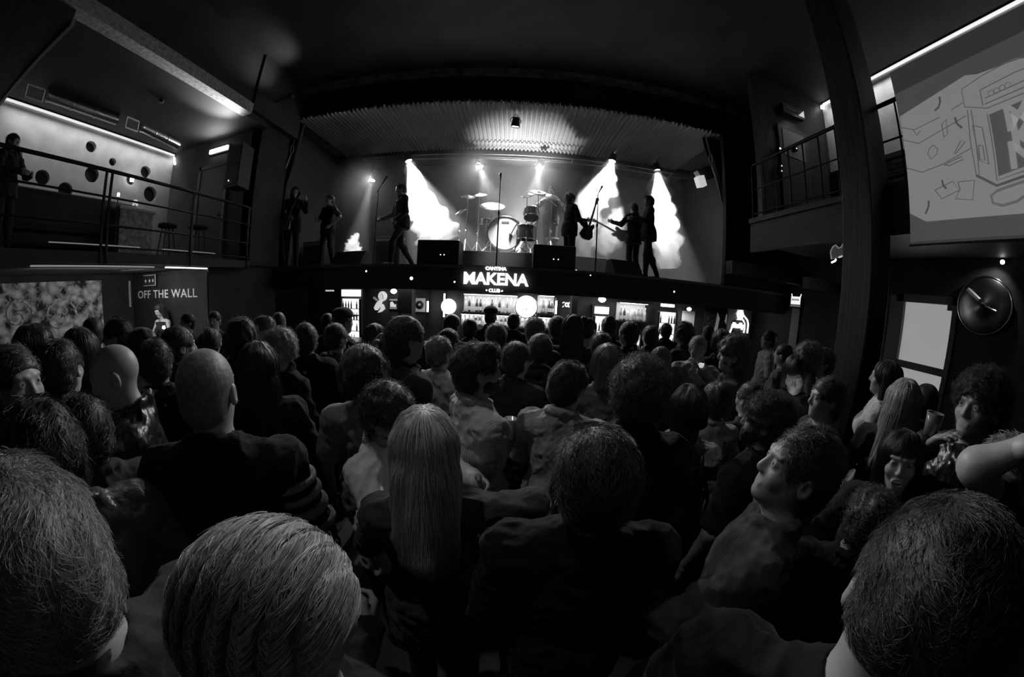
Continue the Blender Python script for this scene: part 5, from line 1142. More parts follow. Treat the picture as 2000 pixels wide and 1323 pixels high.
        out.append(('hat', [G.mesh()], clothmat(spec.get('hat_tone', .03), 'cloth')))
    if spec.get('eyes'):
        for s in (-1, 1):
            c = hR @ (np.array((s*.031, .0762, 1.640))-piv)+npos; f = hR @ np.array((0, 1, 0))
            out.append(('eye', ('sphere', c, .0128, f), m_eye))
    if spec.get('mouth') == 'open':
        c = hR @ (np.array((0, .092, 1.573))-piv)+npos; out.append(('teeth', ('box', c, hR), mat('teeth', .8, .3)))
    return out
def strands(parent, V, F, kind, T, n, g, seed, rad=.0006, L=None):
    from mathutils.bvhtree import BVHTree
    rg = np.random.default_rng(seed); P = V[F]; a = P[:, 2]-P[:, 0]; b = P[:, 3]-P[:, 1]; N = np.cross(a, b); A = np.linalg.norm(N, axis=1)+1e-12; N = N/A[:, None]
    hR, npos, _ = T; hcen = np.array(npos)+hR @ np.array((0, -.015, .12))
    if ((P.mean(1)-hcen)*N).sum() < 0: N = -N
    pr = A/A.sum(); ids = rg.choice(len(F), n, p=pr); u = rg.random((n, 1)); v = rg.random((n, 1)); q = P[ids]
    root = (q[:, 0]*(1-u)+q[:, 1]*u)*(1-v)+(q[:, 3]*(1-u)+q[:, 2]*u)*v; nn = N[ids]
    back = hR @ np.array((0, -1., 0)); down = hR @ np.array((0, 0, -1.))
    clump = snoise(seed+3, 130, 5); cz = clump(root[:, 0], root[:, 1], root[:, 2])[:, None]
    if kind in ('curly', 'afro'):
        k = 8; L = L or .03; t = np.linspace(0, 1, k)[None, :, None]; r1 = rg.normal(size=(n, 3)); r1 -= nn*(r1*nn).sum(1)[:, None]; r1 /= np.linalg.norm(r1, axis=1)[:, None]; r2 = np.cross(nn, r1)
        ln = L*(.6+.8*rg.random((n, 1, 1))); ph = 9*t+rg.random((n, 1, 1))*6.28; cr = (.006 if kind == 'curly' else .003)*(t+.2)
        pts = root[:, None]-nn[:, None]*.004+nn[:, None]*ln*t*.6+r1[:, None]*ln*t*.5+r1[:, None]*cr*np.cos(ph)+r2[:, None]*cr*np.sin(ph)
    elif kind in ('long', 'bob', 'pony', 'combed'):
        k = 9; L = L or (.20 if kind == 'long' else .09); bv = BVHTree.FromPolygons([tuple(x) for x in V], [tuple(int(i) for i in f) for f in F]); pts = np.zeros((n, k, 3)); st = L/(k-1)
        lift = rg.random(n)*.004
        for i in range(n):
            p = Vector(root[i]); nv = Vector(nn[i]); ll = st*(.6+.6*rg.random()); jit = Vector(rg.normal(size=3)*.06)
            for j in range(k):
                pts[i, j] = p+nv*(lift[i]+.001*j*(.3 if kind != 'combed' else .5))
                if kind == 'combed': g_ = Vector(back*.95+down*.25+hR @ np.array((.35, 0, 0)))
                else:
                    g_ = Vector((0, 0, -1))
                    if nv.z > .5: rr_ = Vector(np.array(p)-hcen); rr_.z = 0; g_ = g_+rr_.normalized()*1.5
                g_ = g_+jit; t_ = g_-nv*g_.dot(nv)
                if t_.length < 1e-4: break
                p = p+t_.normalized()*ll
                loc, nor, _, _ = bv.find_nearest(p)
                if loc is None: break
                nv = nor if nor.dot(Vector(nn[i])) > -.2 or j > 2 else -nor
                if (p-loc).length < .03: p = loc
            for jj in range(j+1, k): pts[i, jj] = pts[i, j]
    else:
        k = 4; L = L or (.028 if kind != 'buzz' else .006); t = np.linspace(0, 1, k)[None, :, None]
        c = back[None]*.7+down[None]*.5+rg.normal(size=(n, 3))*.35+hR[:, 0][None]*cz*1.4; c = c-nn*(c*nn).sum(1)[:, None]; c /= np.linalg.norm(c, axis=1)[:, None]+1e-6
        ln = L*(.5+rg.random((n, 1, 1))); pts = root[:, None]-nn[:, None]*.002+c[:, None]*ln*t+nn[:, None]*ln*(.55*t-.35*t*t)
    cd = bpy.data.hair_curves.new('hair_strands'); cd.add_curves([k]*n); cd.points.foreach_set('position', pts.astype(np.float32).ravel())
    try:
        ra = cd.attributes.get('radius') or cd.attributes.new('radius', 'FLOAT', 'POINT'); tt = np.tile(np.linspace(1, .35, k), n)*rad; ra.data.foreach_set('value', tt.astype(np.float32))
    except Exception: pass
    cd.materials.append(strandmat(g)); o = bpy.data.objects.new('hair_strands', cd); COL.objects.link(o); o.parent = parent; o['kind'] = 'stuff'; return o
_cache = {}
def person(x, y, H, face, label, group=None, cat='person', z=0., key=None, **spec):
    """face: 0 looks at the stage (+y), +90 looks to the right (+x)"""
    if z == 0 and 'z0' in spec: z = spec.pop('z0')
    root = empty('person', (x, y, z), label, cat, R(-face), group, H/1.75)
    spec.setdefault('seed', int(abs(x*131+y*517)) % 977)
    if key and key in _cache:
        for o in _cache[key]:
            c = o.copy(); COL.objects.link(c); c.parent = root
            if c.name.split('.')[0] in ('shirt', 'jacket', 'tshirt', 'hooded_sweater', 'sweater', 'sleeveless_top', 'coat', 'leather_jacket') and 'tone' in spec:
                c.data = c.data.copy(); c.data.materials[0] = clothmat(spec['tone'], spec.get('weave', 'cloth'))
            if c.name.split('.')[0] == 'hair' and 'hair_tone' in spec:
                c.data = c.data.copy(); c.data.materials[0] = hairmat(spec['hair_tone'], 'long' if spec.get('hair') in ('long', 'bob', 'pony') else 'short')
        return root
    objs = []
    for nm, parts, m in build_person(spec):
        if isinstance(parts, tuple):
            if parts[0] == 'sphere':
                _, c, r_, f = parts; o = MB().lathe([(0, -r_)]+[(r_*math.sin(a), -r_*math.cos(a)) for a in np.linspace(.3, 2.6, 7)]+[(r_*.4, r_*.92)], c, f, 14).build(nm, m, root)
                MB().lathe([(.0055, r_*.93), (0, r_*1.02)], c, f, 12).build('iris', m_iris, o)
            elif parts[0] == 'ring':
                _, c, ax_, r_, w_ = parts; o = MB().lathe([(r_-.012, -w_), (r_, -w_*.8), (r_+.002, 0), (r_, w_*.8), (r_-.012, w_)], c, ax_, 24).build(nm, m, root)
            elif parts[0] == 'tube': o = MB().tube(parts[1], .013, 8).build(nm, m, root)
            else:
                _, c, hR = parts; o = MB().obox(c, (.015, .003, .004), Matrix(hR.tolist())).build(nm, m, root)
            objs.append(o); continue
        parts = [p for p in parts if len(p[0])]
        if parts:
            o = make_obj(nm, parts, m, root); objs.append(o)
            if nm in ('hair', 'beard') and spec.get('lod', 2) < 2 and spec.get('hair') != 'bald':
                hk = spec.get('hair', 'short') if nm == 'hair' else 'short'
                if spec.get('combed'): hk = 'combed'
                l0 = spec.get('lod') == 0; n = (7000 if l0 else 1500) if hk in ('short', 'crop', 'quiff', 'buzz', 'hat', 'bun') else (5500 if l0 else 1600) if hk in ('curly', 'afro') else (3800 if l0 else 1200)
                n = int(n*spec.get('dense', 1)); strands(o, parts[0][0], parts[0][1], hk, HT[0], n if nm == 'hair' else n//4, min(.6, spec.get('hair_tone', .02)*1.3+.008), spec['seed'], spec.get('srad', .0006 if l0 else .0010), spec.get('slen') if nm == 'hair' else .012)
    if key: _cache[key] = objs
    return root
# ---- performers on the stage
def at_stage(px, py, Y): p = aty(px, py, Y); return p.x
def perf(px, py, Y, face, label, z=SZ, **k):
    p = aty(px, py, Y); return person(p.x, Y, max(1.55, min(1.9, p.z-z)), face, label, z=z, lod=1, **k), p
def guitar(loc, neck, face_dir, label, tone=.05, L=.62):
    """body at loc, neck direction, front normal"""
    e = empty('electric_guitar', loc, label, 'guitar'); n = Vector(neck).normalized(); f = Vector(face_dir); f = (f-n*f.dot(n)).normalized(); s = n.cross(f)
    poly = [(0, -.19), (.10, -.17), (.155, -.09), (.13, .0), (.105, .06), (.13, .13), (.10, .19), (.05, .15), (.03, .12), (-.03, .12), (-.06, .17), (-.11, .17), (-.12, .10), (-.10, .04), (-.13, -.04), (-.15, -.11), (-.09, -.18)]
    MB().prism(poly, -f*.02, s, n, f*.045).build('guitar_body', mat('guitar_lacquer_%g' % tone, tone, .2, spec=.8), e)
    MB().prism([(-.022, .08), (.022, .08), (.018, L), (-.018, L)], f*.02, s, n, f*.02).build('neck', mat('guitar_neck', .12, .4), e)
    MB().prism([(-.02, L), (.02, L), (.05, L+.14), (.02, L+.17), (-.035, L+.15)], f*.02, s, n, f*.015).build('headstock', mat('guitar_head', .08, .3), e)
    for k in range(3): MB().box((-.035, 0, 0), (.035, .01, .018)).build('pickup', m_chrome, e).matrix_local = Matrix([[s.x, f.x, n.x, (f*.028+n*(-.06+.05*k)).x], [s.y, f.y, n.y, (f*.028+n*(-.06+.05*k)).y], [s.z, f.z, n.z, (f*.028+n*(-.06+.05*k)).z], [0, 0, 0, 1]])
    return e
STRIDE = (((-.09, 0, .90), (-.12, .22, .50), (-.12, .24, .09)), ((.09, 0, .90), (.12, -.05, .50), (.14, -.34, .10)))
WIDE = (((-.09, 0, .90), (-.17, .02, .49), (-.24, -.02, .09)), ((.09, 0, .90), (.17, .02, .49), (.24, -.02, .09)))
SIT = (((-.09, 0, .62), (-.20, .38, .60), (-.2, .36, .10)), ((.09, 0, .62), (.20, .38, .60), (.22, .34, .10)))
_, p = perf(578, 364, 6.42, 150, 'long-haired guitarist in black at the far left of the stage', fem=1, hair='long', hair_tone=.05, top='shirt', tone=.02, skin=.35, arms=(((-.28, .1, 1.2), (-.30, .34, 1.34)), ((.28, .02, 1.15), (.08, .24, 1.06))), features=1)
guitar((p.x+.02, 6.16, 3.52), (.55, -.15, .8), (.2, -1, .1), 'electric guitar with raised neck held by the long-haired guitarist on the left', .2, .60)
_, p = perf(645, 382, 6.62, 200, 'performer in black standing with one hand on the hip, left of the stage', hair='short', vol=1.5, hair_tone=.03, top='tee', tone=.012, skin=.45, legs=WIDE, features=1, arms=(((-.38, -.05, 1.18), (-.20, .08, .98)), ((.25, .06, 1.15), (.10, .26, 1.12))))
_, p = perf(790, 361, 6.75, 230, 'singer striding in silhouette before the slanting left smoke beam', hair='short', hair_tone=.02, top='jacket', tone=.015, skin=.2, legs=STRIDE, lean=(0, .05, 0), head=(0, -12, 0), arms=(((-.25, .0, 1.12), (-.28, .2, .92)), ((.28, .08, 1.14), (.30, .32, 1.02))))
# drummer behind the kit
p = aty(1078, 360, 7.95); HH = min(1.85, p.z-DZ)
e_d = person(p.x, 7.95, HH, 200, 'drummer behind the cymbals with raised arms', z=DZ, lod=1, hair='short', vol=1.3, hair_tone=.015, top='tee', tone=.03, skin=.45, features=1,
             arms=(((-.30, .16, 1.26), (-.16, .38, 1.42)), ((.34, .12, 1.22), (.34, .36, 1.12))))
for (x0, z0, x1, z1, lb) in ((p.x+.1, 4.15, p.x-.28, 4.38, 'wooden drumstick in the drummer’s raised hand'), (p.x-.36, 3.78, p.x-.55, 3.52, 'wooden drumstick in the drummer’s lower hand')):
    o = MB().tube([(x0, 7.6, z0), (x1, 7.45, z1)], [.009, .006], 6).build('drumstick', mat('stick_wood', .6, .5)); origin_to(o, (x0, 7.6, z0)); tag(o, lb, 'drumstick')
_, p = perf(1115, 379, 6.65, 70, 'guitarist in black beside the right microphone stand, holding the guitar upright', hair='curly', vol=.7, hair_tone=.015, top='jacket', tone=.012, skin=.35, arms=(((-.2, .22, 1.22), (-.02, .42, 1.22)), ((.26, .1, 1.12), (.12, .34, 1.02))))
q_ = aty(1146, 452, 6.65); guitar((q_.x, 6.62, q_.z), (.26, 0, 1), (.3, -1, 0), 'dark electric guitar held almost upright by the curly-haired guitarist', .03, .60)
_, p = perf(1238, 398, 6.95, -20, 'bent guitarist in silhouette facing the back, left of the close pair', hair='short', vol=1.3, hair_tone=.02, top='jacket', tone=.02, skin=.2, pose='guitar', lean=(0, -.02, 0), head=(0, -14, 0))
q_ = aty(1208, 448, 7.0); guitar((q_.x+.12, 7.22, q_.z-.06), (-.9, .1, .42), (-.2, 1, 0), 'pale-edged electric guitar pointing left, held by the bent guitarist', .35, .56)
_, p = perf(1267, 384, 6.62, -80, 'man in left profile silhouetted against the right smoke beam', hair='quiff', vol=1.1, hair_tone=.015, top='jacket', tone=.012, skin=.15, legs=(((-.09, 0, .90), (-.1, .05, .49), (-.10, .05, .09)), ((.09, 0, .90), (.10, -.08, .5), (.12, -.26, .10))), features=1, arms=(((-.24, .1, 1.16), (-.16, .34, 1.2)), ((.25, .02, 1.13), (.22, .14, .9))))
# person looking down from the left gallery, leaning on the rail
p = atx(30, 256, -5.35); person(-5.4, p.y, p.z-2.57-.03, 60, 'person in a dark jacket leaning on the left gallery rail, face catching light', z=2.57, lod=1, hair='short', vol=1.3, hair_tone=.02, top='jacket', tone=.03, skin=.45, features=1, pose='lean', lean=(0, .02, 0))
# man playing records
p = atx(287, 572, -5.9); person(-6.35, 3.95, 1.72, 170, 'person with bare arms bending over the sound table under the lettering', z=.10, lod=1, fem=1, hair='long', vol=.7, hair_tone=.02, top='tank', tone=.03, skin=.55, pose='lean', lean=(.06, .04, 0), head=(0, -20, 0))
# ================================================================ the crowd: x, y, height, facing, label, look
CROWD = [
    (-0.573, 0.051, 1.865, -88, 'nearest blurred head with mottled pale hair in the bottom left corner', {'lod': 0, 'hair': 'short', 'vol': 1.4, 'slen': 0.02, 'srad': 0.0004, 'dense': 1.5, 'hair_tone': 0.2, 'top': 'knit', 'tone': 0.04, 'skin': 0.4, 'nohands': 1}),
    (-0.269, 0.177, 1.789, 15, 'very near head seen from above with combed-back fair hair at the bottom left', {'lod': 0, 'hair': 'short', 'combed': 1, 'vol': 1.3, 'srad': 0.0004, 'dense': 1.6, 'hair_tone': 0.36, 'top': 'shirt', 'tone': 0.02, 'head': (0, -14, 0), 'skin': 0.4, 'curl': (0.5, 1.1), 'arms': (((-0.255, -0.02, 1.13), (-0.265, 0.05, 0.88)), ((-0.052, 0.024, 1.229), (-0.129, 0.245, 1.196)))}),
    (0.466, 0.073, 1.879, 62, 'very near dark-haired head with bare pale neck filling the bottom right corner', {'lod': 0, 'hair': 'crop', 'vol': 1.4, 'nape': 0.35, 'slen': 0.016, 'srad': 0.0004, 'dense': 1.6, 'hair_tone': 0.04, 'top': 'tee', 'tone': 0.008, 'skin': 0.42, 'head': (0, -12, 0), 'nohands': 1}),
    (0.219, 0.658, 1.74, 4, 'near man from behind at bottom centre, short wavy dark hair and black sweater', {'lod': 0, 'hair': 'short', 'vol': 1.5, 'hair_tone': 0.025, 'top': 'knit', 'tone': 0.012, 'skin': 0.33, 'build': 1.12}),
    (0.751, 0.577, 1.766, -38, 'near man at right looking up to the left, receding hair and denim jacket', {'lod': 0, 'hair': 'crop', 'hair_tone': 0.02, 'top': 'jacket', 'weave': 'denim', 'tone': 0.07, 'head': (22, 14, 0), 'skin': 0.36, 'build': 1.05, 'eyes': 1, 'arms': (((-0.3, 0.1, 1.25), (-0.34, 0.34, 1.32)), ((0.25, -0.02, 1.13), (0.26, 0.05, 0.88)))}),
    (-0.241, 0.825, 1.694, -14, 'woman with long blond hair and dark top leaning on a man', {'lod': 0, 'fem': 1, 'hair': 'long', 'vol': 1.6, 'hair_tone': 0.6, 'dense': 1.8, 'slen': 0.3, 'top': 'shirt', 'tone': 0.07, 'skin': 0.4, 'head': (12, -16, 6), 'arms': (((-0.24, 0.12, 1.16), (-0.1, 0.34, 1.2)), ((0.349, -0.038, 1.431), (0.315, -0.014, 1.209)))}),
    (-0.546, 1.209, 1.645, 105, 'man with dark curly hair in a pale shirt embraced by the long-haired blond woman', {'lod': 1, 'hair': 'curly', 'vol': 1.1, 'hair_tone': 0.012, 'top': 'shirt', 'tone': 0.65, 'skin': 0.3, 'head': (-10, -20, 0), 'pose': 'hug', 'lean': (0.0, 0.03, 0)}),
    (-0.894, 0.674, 1.873, -34, 'tall near man with cropped grey hair and dark jacket striped on the right sleeve', {'lod': 0, 'hair': 'buzz', 'hair_tone': 0.16, 'top': 'jacket', 'tone': 0.012, 'skin': 0.42, 'build': 1.1, 'head': (-8, -4, 0), 'stripes': ((1, 0.25, 0.012), (1, 0.42, 0.012), (1, 0.62, 0.016), (1, 0.85, 0.01))}),
    (-1.578, 0.729, 1.855, -148, 'bald man in a creased black leather jacket, facing left', {'lod': 0, 'hair': 'bald', 'top': 'leather', 'tone': 0.02, 'skin': 0.34, 'head': (0, -18, 0), 'build': 1.05}),
    (0.529, 1.182, 1.8, 22, 'man with thick curly dark hair in a black coat, right of centre', {'lod': 0, 'hair': 'curly', 'vol': 1.0, 'hair_tone': 0.03, 'top': 'coat', 'tone': 0.012, 'skin': 0.3}),
    (-0.146, 1.498, 1.785, 62, 'bearded man in a pale shirt looking right, holding a glass', {'lod': 0, 'hair': 'quiff', 'hair_tone': 0.012, 'beard': 1, 'top': 'shirt', 'tone': 0.48, 'weave': 'stripe', 'skin': 0.3, 'pose': 'cup', 'eyes': 1, 'head': (-8, 0, 0), 'curl': (0.5, 1.5), 'arms': (((-0.255, -0.02, 1.13), (-0.265, 0.05, 0.88)), ((0.126, 0.02, 1.203), (-0.025, 0.17, 1.205)))}),
    (0.283, 1.515, 1.717, 28, 'man in a light grey jacket with head bowed to the right, centre of the crowd', {'lod': 0, 'hair': 'short', 'hair_tone': 0.015, 'top': 'jacket', 'tone': 0.32, 'skin': 0.27, 'head': (-14, -16, 0), 'pose': 'cup', 'weave': 'denim', 'arms': (((-0.27, 0.06, 1.16), (-0.1, 0.26, 1.12)), ((0.38, 0.08, 1.36), (0.3, 0.34, 1.33)))}),
    (-0.725, 1.47, 1.725, -18, 'person with a big round afro in a grey tee shirt, left of centre', {'lod': 1, 'hair': 'afro', 'vol': 0.85, 'hair_tone': 0.015, 'top': 'tee', 'tone': 0.2, 'skin': 0.25}),
    (-1.231, 1.264, 1.777, -36, 'woman with very long dark straight hair in black, left half of the crowd', {'lod': 1, 'fem': 1, 'hair': 'long', 'vol': 1.3, 'hair_tone': 0.012, 'top': 'shirt', 'tone': 0.02}),
    (-1.595, 2.196, 1.762, -28, 'man in a dark coat with a square hairline seen from behind, left of the afro', {'lod': 1, 'hair': 'short', 'vol': 1.3, 'hair_tone': 0.02, 'top': 'coat', 'tone': 0.02}),
    (0.871, 1.334, 1.653, 30, 'woman with chin-length black hair, pale grey top and a dark bag strap', {'lod': 0, 'fem': 1, 'hair': 'bob', 'vol': 1.1, 'hair_tone': 0.01, 'top': 'shirt', 'tone': 0.24, 'skin': 0.35, 'weave': 'knit', 'strap': 1}),
    (1.126, 1.066, 1.689, -20, 'man with curly black hair and black tee shirt turned left, before the phone woman', {'lod': 0, 'hair': 'curly', 'vol': 0.7, 'hair_tone': 0.012, 'top': 'tee', 'tone': 0.015, 'skin': 0.27, 'beard': 1, 'head': (25, 0, 0)}),
    (1.977, 1.655, 1.786, -128, 'woman with long dark hair, her face lit by the phone in her hands', {'lod': 0, 'fem': 1, 'hair': 'long', 'vol': 0.8, 'hair_tone': 0.02, 'top': 'jacket', 'tone': 0.03, 'skin': 0.5, 'pose': 'phone', 'head': (0, -24, 4), 'eyes': 1}),
    (1.735, 1.197, 1.736, -62, 'man in a checked grey shirt just right of the phone woman', {'lod': 1, 'hair': 'short', 'hair_tone': 0.03, 'top': 'shirt', 'tone': 0.16, 'skin': 0.3, 'features': 1}),
    (1.505, 0.581, 1.67, -112, 'laughing woman with dark fringe facing the camera on the right', {'lod': 0, 'fem': 1, 'hair': 'long', 'vol': 0.8, 'fringe': 1, 'hair_tone': 0.012, 'top': 'knit', 'tone': 0.03, 'skin': 0.42, 'mouth': 'open', 'eyes': 1, 'head': (6, 4, 6)}),
    (2.122, 0.924, 1.782, 64, 'woman with long fair hair seen from behind in front of the glass door', {'lod': 1, 'fem': 1, 'hair': 'long', 'vol': 1.1, 'hair_tone': 0.32, 'top': 'shirt', 'tone': 0.03}),
    (2.694, 1.363, 1.805, -30, 'woman in a white top between the timber post and the glass door', {'lod': 1, 'fem': 1, 'hair': 'long', 'hair_tone': 0.03, 'top': 'tee', 'tone': 0.6, 'skin': 0.35, 'features': 1}),
    (2.615, 0.984, 1.731, 62, 'dark-haired person behind the fair-haired woman, against the door', {'lod': 2, 'hair': 'short', 'hair_tone': 0.015, 'top': 'coat', 'tone': 0.02}),
    (1.881, 0.459, 1.919, -78, 'tall person in a dark jacket drinking in left profile at the right edge', {'lod': 0, 'hair': 'curly', 'vol': 0.9, 'hair_tone': 0.015, 'top': 'leather', 'tone': 0.02, 'skin': 0.36, 'pose': 'drink', 'eyes': 1}),
    (1.42, 0.213, 1.795, -100, 'person at the far right edge raising a pale bare bent arm', {'lod': 1, 'hair': 'short', 'hair_tone': 0.12, 'top': 'tee', 'tone': 0.05, 'skin': 0.42, 'arms': (((0.065, 0.455, 1.758), (-0.001, 0.462, 1.818)), ((0.255, -0.02, 1.13), (0.265, 0.05, 0.88)))}),
    (1.178, 0.493, 1.539, 50, 'dark head low between the man looking up and the bottom right head', {'lod': 1, 'hair': 'curly', 'vol': 0.6, 'hair_tone': 0.04, 'top': 'shirt', 'tone': 0.02, 'nohands': 1}),
    (1.812, 2.766, 1.743, -150, 'man in a pale grey shirt facing the camera with a drink at his mouth', {'lod': 1, 'hair': 'crop', 'hair_tone': 0.2, 'top': 'shirt', 'tone': 0.34, 'skin': 0.3, 'pose': 'drinkL', 'head': (0, -6, 0), 'features': 1}),
    (1.309, 2.574, 1.647, -130, 'woman with light-rimmed hair facing the camera, left of the man with the drink', {'lod': 1, 'fem': 1, 'hair': 'long', 'hair_tone': 0.12, 'top': 'shirt', 'tone': 0.03, 'skin': 0.33, 'features': 1}),
    (-0.503, 2.27, 1.699, 30, 'fair-haired man in a grey tee shirt behind the bearded man', {'lod': 1, 'hair': 'short', 'hair_tone': 0.1, 'top': 'tee', 'tone': 0.34}),
    (-0.118, 2.711, 1.765, 6, 'man with dark collared jacket at the middle of the crowd below the bottle shelves', {'lod': 1, 'hair': 'short', 'hair_tone': 0.03, 'top': 'jacket', 'tone': 0.03}),
    (0.234, 2.448, 1.726, 12, 'man with short dark hair in a black shirt behind the bowed man', {'lod': 1, 'hair': 'short', 'vol': 1.2, 'hair_tone': 0.015, 'top': 'shirt', 'tone': 0.02, 'head': (20, 0, 0)}),
    (0.631, 1.965, 1.734, 18, 'person with shoulder-length brown hair left of the curly-haired coat man', {'lod': 1, 'fem': 1, 'hair': 'bob', 'vol': 1.3, 'hair_tone': 0.05, 'top': 'shirt', 'tone': 0.1}),
    (1.543, 1.648, 1.59, -10, 'person with smooth dark hair half hidden behind the curly man in the black tee', {'lod': 1, 'hair': 'short', 'hair_tone': 0.03, 'top': 'coat', 'tone': 0.03}),
    (1.642, 2.013, 1.823, -60, 'woman with a mass of curly hair below the round neon sign', {'lod': 1, 'fem': 1, 'hair': 'curly', 'vol': 1.1, 'hair_tone': 0.05, 'top': 'jacket', 'tone': 0.03, 'skin': 0.3}),
    (-1.71, 0.334, 1.888, 70, 'person with a lit forehead looking right at the left edge', {'lod': 1, 'hair': 'short', 'hair_tone': 0.02, 'top': 'shirt', 'tone': 0.05, 'skin': 0.36, 'eyes': 1}),
    (-2.611, 0.662, 1.902, 40, 'person with long dark hair in front of the mural, near the left edge', {'lod': 1, 'fem': 1, 'hair': 'long', 'hair_tone': 0.015, 'top': 'shirt', 'tone': 0.04, 'skin': 0.34}),
    (-1.977, 0.607, 1.856, -40, 'dark round head seen from behind between mural and bald man', {'lod': 1, 'hair': 'short', 'hair_tone': 0.012, 'top': 'shirt', 'tone': 0.05}),
    (-2.309, 0.817, 1.862, -90, 'woman with dark wavy hair just left of the bald man', {'lod': 1, 'fem': 1, 'hair': 'long', 'vol': 1.4, 'hair_tone': 0.02, 'top': 'shirt', 'tone': 0.03}),
    (-3.29, 1.306, 1.864, -60, 'small dark head in front of the right side of the mural', {'lod': 2, 'hair': 'short', 'hair_tone': 0.012, 'top': 'shirt', 'tone': 0.03}),
    (-2.921, 1.341, 1.852, -140, 'person with dim lit face looking this way, above the bald man', {'lod': 1, 'hair': 'short', 'vol': 1.3, 'hair_tone': 0.012, 'top': 'shirt', 'tone': 0.03, 'skin': 0.32, 'features': 1}),
    (-1.036, 0.224, 1.827, -86, 'person in a shiny grey jacket cut by the left edge of the picture', {'lod': 1, 'hair': 'short', 'hair_tone': 0.02, 'top': 'leather', 'tone': 0.1}),
    (-1.339, 0.437, 1.74, -80, 'short dark-haired person before the bald man on the left', {'lod': 1, 'fem': 1, 'hair': 'short', 'hair_tone': 0.015, 'top': 'shirt', 'tone': 0.04}),
    (-2.539, 1.351, 1.779, -100, 'person with curly hair right of the bald man', {'lod': 2, 'hair': 'curly', 'hair_tone': 0.02, 'top': 'shirt', 'tone': 0.03, 'skin': 0.3}),
    (-2.126, 1.417, 1.809, -10, 'man turned half right with one bright cheek, behind the tall cropped man', {'lod': 1, 'hair': 'short', 'vol': 1.2, 'hair_tone': 0.02, 'top': 'shirt', 'tone': 0.03, 'skin': 0.38, 'head': (-30, 0, 0)}),
    (-1.923, 1.108, 1.783, -50, 'dark head of a person directly left of the tall cropped man', {'lod': 1, 'hair': 'short', 'vol': 1.3, 'hair_tone': 0.012, 'top': 'shirt', 'tone': 0.02}),
    (-2.583, 2.074, 1.705, -30, 'person in a pale top below the OFF THE WALL letters, behind the cropped man', {'lod': 1, 'hair': 'bun', 'fem': 1, 'hair_tone': 0.06, 'top': 'tee', 'tone': 0.2, 'skin': 0.38}),
    (-3.786, 3.09, 1.76, 150, 'person with a lit face standing near the sound table', {'lod': 2, 'hair': 'short', 'hair_tone': 0.02, 'top': 'shirt', 'tone': 0.04, 'skin': 0.4}),
    (-4.17, 2.925, 1.743, -170, 'dim figure bending over the right end of the sound table', {'lod': 2, 'hair': 'short', 'hair_tone': 0.03, 'top': 'tee', 'tone': 0.08, 'skin': 0.35}),
    (-2.028, 1.923, 1.798, -38, 'person with a large dark bushy head left of the long-haired woman', {'lod': 1, 'hair': 'afro', 'vol': 0.7, 'hair_tone': 0.015, 'top': 'shirt', 'tone': 0.02}),
    (-2.187, 2.33, 1.799, -150, 'man with a lit side of face right of the bushy dark head', {'lod': 1, 'hair': 'crop', 'hair_tone': 0.08, 'top': 'shirt', 'tone': 0.02, 'skin': 0.42, 'features': 1}),
    (-1.539, 1.796, 1.759, -172, 'woman with bright curly hair facing the camera, left of the square-haired coat man', {'lod': 1, 'fem': 1, 'hair': 'curly', 'vol': 0.8, 'hair_tone': 0.25, 'top': 'shirt', 'tone': 0.02, 'skin': 0.4, 'features': 1}),
    (-2.861, 3.361, 1.74, -40, 'small far head between the bushy head and the leftmost fridge', {'lod': 2, 'hair': 'short', 'hair_tone': 0.05, 'top': 'shirt', 'tone': 0.02}),
    (-2.123, 3.377, 1.741, -20, 'small dark head left of the peaked-cap man at the fridge', {'lod': 2, 'hair': 'short', 'hair_tone': 0.015, 'top': 'shirt', 'tone': 0.02}),
    (-1.791, 3.159, 1.796, 35, 'man in a peaked cap in front of the leftmost bright fridge', {'lod': 1, 'hair': 'hat', 'hat_tone': 0.03, 'hair_tone': 0.02, 'top': 'jacket', 'tone': 0.02, 'skin': 0.3}),
    (-1.532, 2.578, 1.718, 20, 'hooded person before the man in the peaked cap', {'lod': 1, 'hair': 'short', 'vol': 1.5, 'hair_tone': 0.02, 'top': 'hood', 'tone': 0.03}),
    (-1.099, 2.478, 1.749, 20, 'person with centre-parted hair rimmed by light, below the saxophone painting', {'lod': 1, 'fem': 1, 'hair': 'long', 'vol': 0.8, 'hair_tone': 0.05, 'top': 'shirt', 'tone': 0.04}),
    (-0.883, 2.169, 1.725, 10, 'person with hair tied back beside the afro, shoulder rimmed by light', {'lod': 1, 'hair': 'pony', 'fem': 1, 'hair_tone': 0.04, 'top': 'shirt', 'tone': 0.04}),
    (-0.624, 1.864, 1.862, 50, 'large dark head turned right before the framed portrait and oval shield', {'lod': 1, 'hair': 'short', 'vol': 1.7, 'hair_tone': 0.012, 'top': 'coat', 'tone': 0.015, 'skin': 0.2}),
    (-0.632, 3.449, 1.769, 25, 'head with a thin lit cheek left of the bottle shelves', {'lod': 2, 'hair': 'short', 'hair_tone': 0.015, 'top': 'shirt', 'tone': 0.02, 'skin': 0.35}),
    (-0.487, 3.788, 1.695, -10, 'broad dark head in front of the bottle shelves, left of the small capped head', {'lod': 2, 'hair': 'short', 'vol': 1.6, 'hair_tone': 0.012, 'top': 'shirt', 'tone': 0.02}),
    (-0.552, 2.857, 1.682, 30, 'dark head with thin lit outline directly behind the fair-haired man', {'lod': 1, 'hair': 'short', 'vol': 1.2, 'hair_tone': 0.015, 'top': 'hood', 'tone': 0.02}),
    (-0.288, 4.55, 1.793, 10, 'far person with a pale banded cap in front of the bottle shelves', {'lod': 2, 'hair': 'hat', 'hat_tone': 0.02, 'hair_tone': 0.02, 'top': 'shirt', 'tone': 0.02}),
